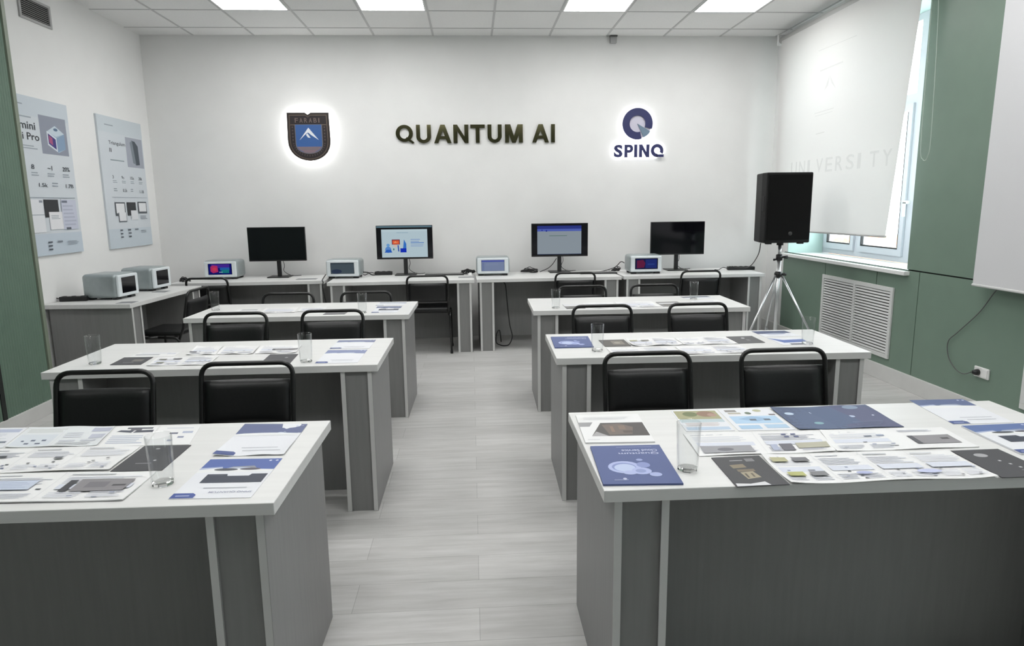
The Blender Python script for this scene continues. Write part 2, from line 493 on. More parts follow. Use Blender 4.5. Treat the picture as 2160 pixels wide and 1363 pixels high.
for (p, q) in ((6.572, a1 - 0.062), (5.802, 6.498)):
    z1s = 2.32
    s_ = wb('sash', [(p, q, zb + 0.056, zb + 0.115, WX - 0.03, WX + 0.03), (p, q, z1s - 0.06, z1s, WX - 0.03, WX + 0.03), (p, p + 0.055, zb + 0.115, z1s - 0.06, WX - 0.03, WX + 0.03), (q - 0.055, q, zb + 0.115, z1s - 0.06, WX - 0.03, WX + 0.03)], M_PVC, 0)
    b_ = MB()
    for (y0, y1, z0, z1) in ((p + 0.0555, p + 0.069, zb + 0.130, z1s - 0.07), (q - 0.069, q - 0.0555, zb + 0.130, z1s - 0.07), (p + 0.0555, q - 0.0555, zb + 0.1155, zb + 0.1285)):
        b_.box(-0.028, -0.005, y0 - 6.2, y1 - 6.2, z0 - OZ0, z1 - OZ0)
    b_.build('gasket', M_BLACK, s_)
wb('handle', [(5.755, 5.775, 1.35, 1.48, WX - 0.07, WX - 0.05), (5.755, 5.775, 1.46, 1.49, WX - 0.07, WX - 0.005)], M_WHITEP)
wb('pane', [(a0 + 0.05, a1 - 0.05, zb + 0.05, zt - 0.05, WX + 0.020, WX + 0.024)], M_PANE, 0)
w2 = bpy.data.objects.new('added_window', None); COL.objects.link(w2); w2.location = (WX, (V0 + V1) / 2, OZ0); w2['kind'] = 'structure'  # unseen window, added to let daylight reach the near tables
b_ = MB(); hw_ = (V1 - V0) / 2 - 0.002; hz_ = OZ1 - OZ0 - 0.002
b_.box(-0.01, 0.06, -hw_, hw_, 0.002, 0.06).box(-0.01, 0.06, -hw_, hw_, hz_ - 0.06, hz_).box(-0.01, 0.06, -hw_, -hw_ + 0.06, 0.06, hz_ - 0.06).box(-0.01, 0.06, hw_ - 0.06, hw_, 0.06, hz_ - 0.06).box(-0.01, 0.06, -0.04, 0.04, 0.06, hz_ - 0.06)
b_.build('window_frame', M_PVC, w2)
MB().box(0.02, 0.024, -hw_ + 0.05, hw_ - 0.05, 0.05, hz_ - 0.05).build('pane', M_PANE, w2)
# outside
struct(MB().box(3.95, 120, -60, 120, -4.6, -4.5).build('ground', noise_mat('pale_yard', (0.55, 0.54, 0.50), (0.62, 0.61, 0.57), 0.6, 0.9)))
hs = thing('house', (14.0, 20.6, -4.5), 0.0, 'low house with a terracotta roof outside the window below the blind', 'house')
MB().box(-2, 6, -3, 3, 0, 4.0).build('walls', mat('cream_render', (0.75, 0.68, 0.58), 0.8), hs)
MB().add([(-2.4, -3.4, 3.95), (6.4, -3.4, 3.95), (6.4, 0, 4.9), (-2.4, 0, 4.9), (-2.4, 3.4, 3.95), (6.4, 3.4, 3.95)],
         [(0, 1, 2, 3), (3, 2, 5, 4), (0, 3, 4), (1, 5, 2), (0, 4, 5, 1)]).build('roof', noise_mat('terracotta', (0.50, 0.20, 0.09), (0.60, 0.28, 0.14), 6, 0.8), hs)
MB().box(0.2, 0.9, -1.6, -1.0, 4.2, 5.0).build('chimney', mat('dark_brick', (0.18, 0.10, 0.07), 0.8), hs)

# ------------------------------------------------------------------ ceiling lamps
M_PANEL = emit_mat('lamp_diffuser', (1.0, 0.995, 0.985), PANEL_STRENGTH)
M_LAMPF = mat('lamp_frame', (0.8, 0.8, 0.8), 0.4)
cells = [1, 3, 6, 8]
names = ['leftmost', 'second from the left', 'third from the left', 'rightmost']
def lamp_body(t):
    h = TILE / 2 - 0.014
    mb = MB()
    for s in (-1, 1):
        mb.box(-h, h, s * h - 0.012 * (s > 0), s * h + 0.012 * (s < 0), -0.006, 0.0)
        mb.box(s * h - 0.012 * (s > 0), s * h + 0.012 * (s < 0), -h + 0.012, h - 0.012, -0.006, 0.0)
    mb.build('frame', M_LAMPF, t)
    MB().box(-h + 0.012, h - 0.012, -h + 0.012, h - 0.012, -0.0035, 0.0).build('diffuser', M_PANEL, t)
first = None
for row in range(3):
    yc = D - E1 - TILE * (1.5 + 4 * row)
    for c, nm in zip(cells, names):
        xc = T0 + TILE * (c + 0.5)
        lb = ('square white ceiling light panel nearest the far wall, %s of four' % nm) if row == 0 else \
             ('square white ceiling light panel over the %s, %s of four' % (('middle tables', 'front tables')[row - 1], nm))
        if first is None:
            first = thing('ceiling_light', (xc, yc, H - 0.0005), 0, lb, 'ceiling light', 'ceiling light panels'); lamp_body(first)
        else:
            dup(first, (xc, yc, H - 0.0005), 0, lb)
# small box under the ceiling
t = thing('motion_sensor', (1.592, D - 0.001, 3.215), 0, 'small grey sensor box high on the far wall under the ceiling', 'sensor')
MB().box(-0.035, 0.035, -0.045, 0, 0, 0.066).build('body', mat('sensor_grey', (0.45, 0.45, 0.45), 0.5), t, bevel=0.006)
MB().box(-0.04, 0.04, -0.05, 0, 0.066, 0.078).build('bracket', M_CABLEG, t, bevel=0.002)

# ------------------------------------------------------------------ tables
def make_table(name, W, Dp, label, cat, loc, rz, group, ped=0.128, panel_y=-0.12, panel_z=0.03):
    t = thing(name, loc, rz, label, cat, group)
    x1, y0, y1 = W / 2, -Dp / 2, Dp / 2
    MB().box(-x1, x1, y0, y1, 0.716, 0.75).build('tabletop', M_TOP, t, bevel=0.002)
    for s in (-1, 1):
        for q in (0.03, 0.03 + ped):
            a = s * (x1 - q); b = a - s * 0.022
            MB().box(min(a, b), max(a, b), y0 + 0.008, y1 - 0.025, 0.0, 0.716, 0, {'-y': 1, '+y': 1}).build('leg_panel', [M_GREY, M_EDGE], t, bevel=0.001, bseg=1)
        a = s * (x1 - 0.03) - s * 0.022; b = s * (x1 - 0.03 - ped)
        MB().box(min(a, b), max(a, b), y0 + 0.016, y0 + 0.032, 0.0, 0.716).build('leg_facing', M_GREY, t)
        MB().box(min(a, b), max(a, b), y1 - 0.055, y1 - 0.039, 0.0, 0.716).build('leg_facing', M_GREY, t)
    a = x1 - 0.03 - ped - 0.022
    MB().box(-a, a, panel_y, panel_y + 0.016, panel_z, 0.716).build('modesty_panel', M_GREY, t)
    return t
TG = 'rows of white topped tables'
tabs = [('front left table nearest the camera, white top over a dark grey body', -1.301, 2.0, -0.013, 1.568, 0.672),
        ('white topped grey table in the middle of the left row, two black chairs in front', -1.239, 3.502, -0.004, 1.557, 0.661),
        ('white topped grey table furthest back in the left row', -1.215, 5.006, -0.022, 1.549, 0.652),
        ('front right table nearest the camera, white top covered with brochures', 1.132, 1.99, -0.004, 1.592, 0.681),
        ('white topped grey table in the middle of the right row with a blue brochure', 1.200, 3.498, -0.022, 1.579, 0.625),
        ('white topped grey table furthest back in the right row beside the speaker stand', 1.218, 5.013, -0.018, 1.568, 0.642)]
for lb, x, y, a, W, Dp in tabs:
    make_table('training_table', W, Dp, lb, 'table', (x, y, 0), a, TG, 0.122 if 0.5 < x and 3 < y < 4 else 0.128)
DG = 'computer desks along the walls'
make_table('computer_desk', 1.235, 0.70, 'white topped grey desk along the left wall under the posters', 'desk', (-3.033, 6.115, 0), 1.5028, DG, 0.125, 0.12, 0.07)
make_table('computer_desk', 1.53, 0.62, 'white topped grey desk in the far left corner under a blank monitor', 'desk', (-2.287, 6.965 + 0.31, 0), 0.02, DG, 0.125, 0.12, 0.07)
make_table('computer_desk', 1.47, 0.70, 'white topped grey desk by the far wall under the monitor with a picture slide', 'desk', (-0.722, 6.785 + 0.35, 0), 0.02, DG, 0.125, 0.12, 0.07)
make_table('computer_desk', 1.50, 0.70, 'white topped grey desk by the far wall under the monitor with a blank browser page', 'desk', (0.786, 6.84 + 0.35, 0), 0.02, DG, 0.125, 0.12, 0.07)
make_table('computer_desk', 1.51, 0.70, 'white topped grey desk at the right end of the far wall beside the speaker', 'desk', (2.320, 6.885 + 0.35, 0), 0.015, DG, 0.125, 0.12, 0.07)

# ------------------------------------------------------------------ chairs
def make_chair(label, loc, rz):
    t = thing('stacking_chair', loc, rz, label, 'chair', 'black stacking chairs')
    # back hoop: one bent tube, local +y is the way the sitter faces
    hw = 0.2015
    hoop = fillet([(-hw, -0.17, 0.40), (-hw, -0.215, 0.50), (-hw, -0.275, 0.809), (hw, -0.275, 0.809), (hw, -0.215, 0.50), (hw, -0.17, 0.40)], 0.062, 7)
    MB().tube(hoop, 0.011, 12).build('back_frame', M_TUBE, t)
    # backrest pad, curved
    mb = MB(); nx, nz = 12, 10
    def pad(u, v, side):
        z = 0.545 + 0.19 * v
        yb = -0.215 - 0.06 * (z - 0.5) / 0.309
        x = (u - 0.5) * 2 * 0.188
        eu = 1 - abs(2 * u - 1) ** 8; ev = 1 - abs(2 * v - 1) ** 6
        th = 0.004 + 0.018 * (eu * ev) ** 0.5
        bow = -0.018 * (1 - (2 * u - 1) ** 2)
        return (x, yb + bow + side * th, z)
    for side in (-1, 1):
        vs = [pad(i / nx, j / nz, side) for j in range(nz + 1) for i in range(nx + 1)]
        mb.add(vs, [(j * (nx + 1) + i, j * (nx + 1) + i + 1, (j + 1) * (nx + 1) + i + 1, (j + 1) * (nx + 1) + i) for j in range(nz) for i in range(nx)], 0, True)
    n = (nx + 1) * (nz + 1); W = nx + 1
    ring = [i for i in range(W)] + [j * W + nx for j in range(1, nz + 1)] + [nz * W + i for i in range(nx - 1, -1, -1)] + [j * W for j in range(nz - 1, 0, -1)]
    for a, b in zip(ring, ring[1:] + ring[:1]):
        mb.f.append((a, b, n + b, n + a)); mb.m.append(0); mb.s.append(True)
    mb.build('backrest', M_LEATHER, t)
    # seat pad
    b_ = MB().box(-0.195, 0.195, -0.19, 0.175, 0.432, 0.475)
    b_.build('seat', M_LEATHER, t, bevel=0.02, bseg=4)
    # legs: splayed, bent at seat height
    for s in (-1, 1):
        p = fillet([(s * 0.216, 0.175, 0.006), (s * 0.211, 0.165, 0.42), (s * 0.210, 0.0, 0.424)], 0.05, 6)
        l_ = MB().tube(p, 0.011, 10).build('leg', M_TUBE, t)
        MB().lathe([(0.0145, 0.0), (0.0145, 0.03), (0.012, 0.034)], 12, 0, (s * 0.216, 0.175, 0)).build('foot_cap', M_BLACK, l_)
        p = fillet([(s * 0.222, -0.19, 0.006), (s * 0.212, -0.175, 0.42), (s * 0.210, 0.0, 0.424)], 0.05, 6)
        l_ = MB().tube(p, 0.011, 10).build('leg', M_TUBE, t)
        MB().lathe([(0.0145, 0.0), (0.0145, 0.03), (0.012, 0.034)], 12, 0, (s * 0.222, -0.19, 0)).build('foot_cap', M_BLACK, l_)
    MB().tube([(-0.21, 0.10, 0.421), (0.21, 0.10, 0.421)], 0.009, 8).build('crossbar', M_TUBE, t)
    MB().tube([(-0.21, -0.12, 0.421), (0.21, -0.12, 0.421)], 0.009, 8).build('crossbar', M_TUBE, t)
    return t
chairs = [
    (-1.585, 2.91, pi, 'left one of two black chairs between the front and middle left tables'),
    (-1.018, 3.01, pi, 'right one of two black chairs between the front and middle left tables'),
    (-1.565, 4.49, pi, 'left one of two black chairs between the middle and furthest left row tables'),
    (-0.940, 4.52, pi, 'right one of two black chairs between the middle and furthest left row tables'),
    (0.803, 3.01, pi, 'left one of two black chairs between the front and middle right tables'),
    (1.450, 3.01, pi, 'right one of two black chairs between the front and middle right tables'),
    (0.879, 4.49, pi, 'left one of two black chairs between the middle and furthest right row tables'),
    (1.542, 4.49, pi, 'right one of two black chairs between the middle and furthest right row tables'),
    (-1.483, 5.48, pi, 'black chair just behind the furthest left row table, left of its pair'),
    (-0.862, 5.48, pi, 'black chair just behind the furthest left row table, right of its pair'),
    (0.925, 5.60, pi, 'black chair just behind the furthest right row table, left of its pair'),
    (1.540, 5.60, pi, 'black chair just behind the furthest right row table, right of its pair'),
    (-0.447, 6.68, 0.0, 'black chair at the far wall desk under the picture slide monitor'),
    (1.040, 6.72, 0.0, 'black chair at the far wall desk under the blank browser page monitor'),
    (2.320, 6.68, 0.0, 'black chair at the right end far wall desk near the speaker'),
    (-2.640, 6.83, 0.0, 'black chair in the corner in front of the colourful screened box'),
    (-2.366, 5.93, 1.5028, 'black chair side on, drawn up to the desk along the left wall'),
]
c0 = None
for x, y, a, lb in chairs:
    bx, by = -0.275 * -sin(a), -0.275 * cos(a)          # place by the top of the backrest
    loc = (x - bx, y - by, 0)
    if c0 is None: c0 = make_chair(lb, loc, a)
    else: dup(c0, loc, a, lb)

# ------------------------------------------------------------------ monitors
def make_monitor(label, xc, yc, kind, w=0.605, h=0.362, zc=1.108, rz=0.0, edge=0.0):
    t = thing('monitor', (xc, yc, 0.75), rz, label, 'monitor', 'desktop monitors along the far wall')
    z0, z1 = zc - h / 2 - 0.75, zc + h / 2 - 0.75
    MB().box(-w / 2, w / 2, -0.10, -0.072, z0, z1).box(-w * 0.3, w * 0.3, -0.073, -0.045, z0 + 0.06, z1 - 0.08).build('housing', M_BLACK, t, bevel=0.003)
    cor = [(-w / 2 + 0.006, -0.1005, z1 - 0.006), (w / 2 - 0.006, -0.1005, z1 - 0.006), (w / 2 - 0.006, -0.1005, z0 + 0.014), (-w / 2 + 0.006, -0.1005, z0 + 0.014)]
    lay = []; base = M_SCREEN; fn = lambda c: lit(c, 0.72)
    if kind == 'slide':
        lay = [('r', 0.0, 0.0, 1, 0.05, '5e7a86'), ('r', 0.085, 0.105, 0.915, 0.985, 'b9cdd6'), ('r', 0.09, 0.11, 0.91, 0.17, 'c2d6dd'),
               ('l', 0.36, 0.19, 0.60, 0.24, 1, '9db6c4'),
               ('e', 0.20, 0.74, 0.055, 0.10, '5e8fd0'), ('p', [(0.13, 0.83), (0.17, 0.74), (0.25, 0.74), (0.27, 0.83)], '2f63c0'), ('e', 0.20, 0.60, 0.03, 0.05, '6fa3d8'),
               ('r', 0.27, 0.42, 0.415, 0.58, '7a3040'), ('r', 0.283, 0.45, 0.40, 0.565, 'e5633f'), ('p', [(0.30, 0.53), (0.335, 0.47), (0.345, 0.50), (0.39, 0.52)], 'f2a070'),
               ('r', 0.30, 0.58, 0.36, 0.66, 'd9c3b8'), ('p', [(0.37, 0.60), (0.39, 0.60), (0.40, 0.80), (0.38, 0.80)], '2447a8'),
               ('p', [(0.46, 0.83), (0.49, 0.42), (0.53, 0.56), (0.53, 0.83)], '3f78c8'), ('r', 0.42, 0.70, 0.53, 0.83, '1b35b8'), ('r', 0.29, 0.70, 0.31, 0.76, '3a7a6a'),
               ('l', 0.61, 0.40, 0.80, 0.52, 2, '8aa4d0'), ('r', 0.61, 0.52, 0.85, 0.545, '5c86c8'), ('l', 0.61, 0.58, 0.86, 0.66, 2, '8aa4d0')]
    elif kind == 'page':
        lay = [('r', 0.095, 0.06, 0.89, 0.965, '8f9aa3'), ('r', 0.095, 0.06, 0.89, 0.16, '2f3a86'), ('r', 0.095, 0.16, 0.89, 0.235, '5566b6'),
               ('e', 0.18, 0.2, 0.012, 0.02, '2b3590'), ('e', 0.26, 0.22, 0.014, 0.028, '2b3590'), ('r', 0.31, 0.365, 0.63, 0.385, '5f7a74'), ('r', 0.095, 0.955, 0.89, 0.972, '3a4560')]
    s_ = printed('screen', cor, (0, -1, 0), 0.0006, base, lay, t, mats_fn=fn, step=0.00008)
    MB().box(-0.022, 0.022, -0.074, -0.050, 0.005, z0 + 0.10).build('stand_neck', M_BLACK, t, bevel=0.004)
    MB().box(-0.115, 0.115, -0.15, 0.05, 0.0, 0.011).build('stand_base', M_BLACK, t, bevel=0.004)
    MB().tube(smooth_path([(0.03, -0.052, z0 + 0.05), (0.045, -0.03, z0 - 0.05), (0.03, 0.0, 0.06), (0.10, 0.03, 0.008), (0.2, 0.05, 0.006)], 6), 0.003, 8).build('cable', M_CABLE, t)
    return t
make_monitor('monitor with a blank dark screen, leftmost on the far wall desks', -2.079, 7.47, 'off')
make_monitor('monitor showing a pale slide with a blue and orange illustration', -0.722, 7.47, 'slide')
make_monitor('monitor showing a grey browser page with a blue bar', 0.966, 7.47, 'page', w=0.622)
make_monitor('monitor with a blank dark screen, rightmost on the far wall desks', 2.279, 7.47, 'off')

# ------------------------------------------------------------------ small tabletop computers in silver cases
def make_unit(label, x, y, rz, screen, w=0.355, d=0.285, h=0.20):
    t = thing('desktop_computer_unit', (x, y, 0.75), rz, label, 'computer', 'silver boxed desktop computers')
    b = MB().box(-w / 2, w / 2, -d / 2 + 0.016, d / 2, 0.014, h).build('casing', M_SILVER, t, bevel=0.032, bseg=5)
    for p in b.data.polygons: p.use_smooth = True
    MB().box(-w / 2 + 0.012, w / 2 - 0.012, -d / 2 - 0.002, -d / 2 + 0.022, 0.024, h - 0.010).build('bezel', M_BEZEL, t, bevel=0.010, bseg=3)
    mb = MB()
    for sx in (-1, 1):
        for sy in (-1, 1):
            mb2 = MB().box(sx * (w / 2 - 0.05) - 0.03, sx * (w / 2 - 0.05) + 0.03, sy * (d / 2 - 0.05) - 0.02, sy * (d / 2 - 0.05) + 0.02, 0.0, 0.0155)
            mb2.build('foot', M_BLACK, t, bevel=0.003)
    sw, z0, z1 = w / 2 - 0.055, 0.052, h - 0.032
    yy = -d / 2 - 0.0022
    cor = [(-sw, yy, z1), (sw, yy, z1), (sw, yy, z0), (-sw, yy, z0)]
    L = {'off': [], 'dim': [('r', 0.01, 0.01, 0.99, 0.99, '4d5a62'), ('e', 0.25, 0.78, 0.22, 0.2, '343f55'), ('r', 0.02, 0.02, 0.98, 0.12, '3b474f')],
         'page': [('r', 0.01, 0.01, 0.99, 0.99, '8593b4'), ('r', 0.01, 0.01, 0.99, 0.16, '5560b4'), ('r', 0.03, 0.24, 0.12, 0.95, '7886ae'), ('l', 0.2, 0.3, 0.8, 0.5, 2, '8f9cbc')],
         'nebula': [('r', 0.02, 0.02, 0.98, 0.98, '141a70'), ('r', 0.14, 0.06, 0.9, 0.4, '4a2c9c'), ('p', [(0.1, 0.28), (0.2, 0.14), (0.4, 0.2), (0.42, 0.75), (0.2, 0.85), (0.1, 0.7)], 'b8326c'), ('e', 0.27, 0.5, 0.09, 0.16, 'd0405c'),
                    ('r', 0.50, 0.35, 0.90, 0.62, '2a62b0'), ('r', 0.56, 0.55, 0.88, 0.86, '1f7f86'), ('r', 0.46, 0.74, 0.60, 0.80, '9fd0d8')],
         'tiles': [('r', 0.03, 0.04, 0.97, 0.96, '20244e'), ('p', [(0.08, 0.2), (0.35, 0.14), (0.45, 0.45), (0.4, 0.85), (0.08, 0.9)], '6a2548'), ('r', 0.46, 0.12, 0.95, 0.9, '26357a'), ('r', 0.55, 0.5, 0.85, 0.6, '324a90')]}[screen]
    printed('screen', cor, (0, -1, 0), 0.001, M_SCREEN, L, t, mats_fn=lambda c: lit(c, 0.62), step=0.00008)
    return t
make_unit('silver boxed computer nearest the camera on the left wall desk, dark screen', -3.075, 5.90, 1.46, 'off', w=0.30, d=0.31, h=0.215)
make_unit('silver boxed computer on the left wall desk, behind its neighbour, dark screen', -3.045, 6.47, 1.46, 'off', w=0.30, d=0.31, h=0.215)
make_unit('silver boxed computer with a purple and pink screen in the far left corner', -2.655, 7.40, 0.0, 'nebula', d=0.27)
make_unit('silver boxed computer with a grey screen left of the picture slide monitor', -1.35, 7.26, -0.03, 'dim', d=0.27)
make_unit('silver boxed computer with a pale blue page between the two lit monitors', 0.222, 7.28, 0.0, 'page', d=0.27)
make_unit('silver boxed computer with a red and blue screen before the rightmost monitor', 1.852, 7.19, 0.0, 'tiles', d=0.27)

# ------------------------------------------------------------------ desk clutter: cables, strips, keyboards
def cable(name, pts, r, label, m=M_CABLE, cat='cable', n=6):
    org = Vector(pts[0])
    o = MB().tube(smooth_path([Vector(p) - org for p in pts], n), r, 8).build(name, m)
    o.location = org
    return tag(o, label, cat)
def strip(x, y, rz, L, label):
    t = thing('power_strip', (x, y, 0.75), rz, label, 'power strip', 'black power strips on the desks')
    MB().box(-L / 2, L / 2, -0.027, 0.027, 0.0, 0.04).build('body', M_BLACK, t, bevel=0.006)
    k = max(2, int(L / 0.06))
    for i in range(k):
        xx = -L / 2 + 0.035 + (L - 0.07) * i / (k - 1)
        MB().lathe([(0.018, 0.0401), (0.018, 0.0425), (0.0, 0.0425)], 14, 0, (xx, 0, 0)).build('socket', M_BLACKM, t)
    MB().tube(smooth_path([(-L / 2, 0, 0.02), (-L / 2 - 0.05, 0.0, 0.03), (-L / 2 - 0.10, -0.01, 0.006), (-L / 2 - 0.13, 0.03, 0.005)], 5), 0.004, 8).build('cord', M_CABLE, t)
    return t
strip(-3.30, 5.74, 0.10, 0.21, 'black power strip on the left wall desk beside the green wall')
strip(-0.97, 7.44, 0.0, 0.19, 'black power strip left of the picture slide monitor')
strip(2.98, 7.30, -0.05, 0.30, 'black power strip at the right end of the far desks')
def keyboard(x, y, rz, L, label):
    t = thing('keyboard', (x, y, 0.75), rz, label, 'keyboard', 'black keyboards on the far desks')
    MB().box(-L / 2, L / 2, -0.06, 0.06, 0.0, 0.014).build('tray', M_BLACK, t, bevel=0.004)
    mb = MB(); nk = int(L / 0.021)
    for r_ in range(5):
        for i in range(nk):
            xx = -L / 2 + 0.012 + i * (L - 0.024) / nk
            mb.box(xx + 0.001, xx + (L - 0.024) / nk - 0.002, -0.052 + r_ * 0.021, -0.034 + r_ * 0.021, 0.0139, 0.019)
    mb.build('keys', M_GREYP, t)
    return t
keyboard(-0.30, 7.33, 0.0, 0.42, 'black keyboard on the desk right of the picture slide monitor')
keyboard(1.36, 7.20, 0.0, 0.40, 'black keyboard on the desk right of the browser page monitor')
def bundle(x, y, s, label, seed):
    rs = random.Random(seed); pts = []
    for i in range(46):
        a = i * 0.93 + rs.uniform(-0.3, 0.3)
        rr = s * (0.55 + 0.45 * rs.random())
        pts.append(Vector((rr * cos(a), 0.55 * rr * sin(a), 0.008 + 0.055 * rs.random() * (1 - 0.4 * abs(cos(a))))))
    o = MB().tube(smooth_path(pts, 5), 0.0038, 7).build('cable_bundle', M_CABLE)
    o.location = (x, y, 0.75)
    return tag(o, label, 'cable')
bundle(-0.04, 7.36, 0.085, 'tangled black cable heap left of the pale blue page computer', 3)
bundle(0.63, 7.40, 0.10, 'flat black cable heap left of the browser page monitor', 5)
bundle(-2.935, 7.05, 0.06, 'small black cable tangle in the corner right of the left wall computers', 8)
bundle(1.59, 7.34, 0.055, 'small black cable tangle left of the red and blue screened computer', 9)
for (x, y, L_, a, lb) in ((-1.735, 7.16, 0.21, 0.0, 'grey leaflet on the corner desk under the leftmost monitor'), (-2.80, 5.58, 0.13, 0.3, 'small grey card on the left wall desk nearest the camera'),
                          (-2.84, 6.28, 0.12, 0.3, 'small grey card on the left wall desk between the two silver computers'), (-0.06, 7.06, 0.17, 0.05, 'pale grey leaflet on the desk front below the black cable heap')):
    t_ = printed('leaflet', [(x - L_ / 2, y + 0.05, 0.75), (x + L_ / 2, y + 0.05 + L_ * a * 0.3, 0.75), (x + L_ / 2, y - 0.05, 0.75), (x - L_ / 2, y - 0.05, 0.75)], (0, 0, 1), 0.0015, ink('8d9094'), [('r', 0.08, 0.12, 0.92, 0.5, '6c7076'), ('l', 0.1, 0.6, 0.9, 0.95, 3, 'a9abae')])
    tag(t_, lb, 'leaflet')
t = thing('computer_mouse', (-0.02, 7.22, 0.75), 0.2, 'white computer mouse in front of the black cable heap', 'mouse')
b = MB(); ms = []
for j in range(7):
    a = j / 6 * pi / 2
    ms.append((0.034 * cos(a), 0.032 * sin(a)))
b.lathe(ms[:-1] + [(0.002, 0.032)], 20)
o = b.build('body', M_WHITEP, t); o.scale = (0.85, 1.5, 1)
o = MB().box(-0.004, 0.004, 0.018, 0.034, 0.028, 0.034).build('wheel', M_GREYP, t, bevel=0.002)

cable('dangling_cable', [(0.32, 7.0, 0.705), (0.345, 6.98, 0.66), (0.362, 7.0, 0.47), (0.385, 7.0, 0.25), (0.41, 7.0, 0.12), (0.38, 7.02, 0.03), (0.33, 7.05, 0.008), (0.285, 7.09, 0.008), (0.245, 7.12, 0.03), (0.25, 7.15, 0.12), (0.285, 7.18, 0.15), (0.30, 7.2, 0.02)], 0.0055,
      'black cable hanging to the floor under the browser page monitor desk')
cable('unit_cable', [(-1.545, 7.20, 0.79), (-1.54, 7.0, 0.757), (-1.50, 6.83, 0.757), (-1.488, 6.79, 0.752), (-1.492, 6.77, 0.70), (-1.49, 6.90, 0.5)], 0.005, 'dark cable slipping between two desks left of the grey screened computer')
cable('thin_cable', [(-1.17, 7.30, 0.80), (-1.12, 7.33, 0.79), (-1.09, 7.36, 0.763), (-1.06, 7.40, 0.757)], 0.006, 'short black cable between the grey screened computer and the power strip')
cable('thin_cable', [(0.75, 7.42, 0.757), (0.84, 7.45, 0.79), (0.90, 7.5, 0.83), (0.94, 7.46, 0.90)], 0.004, 'thin black cable rising to the browser page monitor')
cable('thin_cable', [(1.36, 7.33, 0.757), (1.45, 7.34, 0.762), (1.58, 7.36, 0.80), (1.64, 7.34, 0.86), (1.67, 7.30, 0.85)], 0.0045, 'thin black cable on the left of the red and blue screened computer')
cable('speaker_cable', [(2.72, 6.22, 1.108), (2.80, 6.45, 0.98), (2.93, 6.95, 0.82), (2.90, 7.2, 0.79), (2.87, 7.27, 0.795)], 0.0045, 'black cable running from the loudspeaker to the power strip')

# ------------------------------------------------------------------ loudspeaker and stand
PX, PY = 2.865, 6.13
t = thing('speaker_stand', (PX, PY, 0), 0, 'silver tripod stand with black clamps carrying the loudspeaker', 'speaker stand')
MB().tube([(0, 0, 0.14), (0, 0, 1.0)], 0.0185, 16).build('pole', M_ALU, t)
MB().tube([(0, 0, 0.98), (0, 0, 1.094)], 0.015, 16).build('upper_pole', M_ALU, t)
c_ = MB().lathe([(0.029, 0.955), (0.029, 1.005), (0.022, 1.01)], 18).build('clamp', M_BLACK, t)
MB().tube([(0.02, -0.02, 0.985), (0.065, -0.03, 0.985)], [0.008, 0.016], 10).build('knob', M_BLACK, c_)
MB().tube([(-0.02, 0.0, 0.965), (-0.055, -0.01, 0.96)], [0.006, 0.011], 10).build('knob', M_BLACK, c_)
c_ = MB().lathe([(0.036, 0.80), (0.036, 0.835), (0.024, 0.85)], 18).build('leg_hub', M_BLACK, t)
MB().tube([(0.02, -0.02, 0.825), (0.06, -0.03, 0.825)], [0.008, 0.015], 10).build('knob', M_BLACK, c_)
MB().lathe([(0.028, 0.15), (0.028, 0.18), (0.022, 0.185)], 18).build('brace_hub', M_BLACK, t)
for a in (200, 320, 80):
    a = radians(a); d_ = Vector((cos(a), sin(a), 0))
    l_ = MB().tube([d_ * 0.032 + Vector((0, 0, 0.815)), d_ * 0.47 + Vector((0, 0, 0.012))], 0.0105, 10).build('leg', M_ALU, t)
    MB().tube([d_ * 0.455 + Vector((0, 0, 0.038)), d_ * 0.476 + Vector((0, 0, 0.002))], 0.0135, 10).build('rubber_foot', M_BLACK, l_)
    MB().tube([d_ * 0.025 + Vector((0, 0, 0.165)), d_ * 0.33 + Vector((0, 0, 0.268))], 0.006, 8).build('brace', M_ALU, t)
t = thing('loudspeaker', (PX - 0.025, PY, 1.125), 0.02, 'large black loudspeaker on a silver tripod in front of the white blind', 'loudspeaker')
hw, hh, yf = 0.213, 0.625, -0.18
poly = [(-hw, yf), (hw, yf), (hw, yf + 0.10), (hw * 0.70, yf + 0.36), (-hw * 0.70, yf + 0.36), (-hw, yf + 0.10)]
MB().prism(poly, lambda a, b, h: (a, b, h), 0.0, hh).build('cabinet', mat('speaker_cabinet', (0.007, 0.007, 0.0075), 0.6, spec=0.3), t, bevel=0.012, bseg=3)
MB().box(-hw + 0.014, hw - 0.014, yf - 0.012, yf + 0.004, 0.03, hh - 0.018).build('grille', noise_mat('speaker_mesh', (0.002, 0.002, 0.002), (0.005, 0.005, 0.005), 400, 0.75, spec=0.2), t, bevel=0.006)
MB().lathe([(0.0001, 0), (0.018, 0), (0.018, 0.004), (0.0001, 0.004)], 20).build('badge', mat('badge_grey', (0.05, 0.05, 0.05), 0.3), t)
bd = [c for c in kids(t) if c.name.startswith('badge')][0]; bd.rotation_euler = (pi / 2, 0, 0); bd.location = (0.02, yf - 0.0115, 0.085)
MB().box(-hw - 0.004, -hw + 0.012, yf + 0.03, yf + 0.085, 0.28, 0.42).build('side_handle', M_BLACKM, t, bevel=0.006)
for sx in (-0.15, 0.15):
    MB().box(sx - 0.025, sx + 0.025, yf + 0.03, yf + 0.07, -0.012, 0.004).build('foot', M_BLACKM, t, bevel=0.003)
MB().lathe([(0.03, -0.03), (0.03, 0.005)], 16, 0, (0.025, 0, 0)).build('pole_socket', M_BLACKM, t)

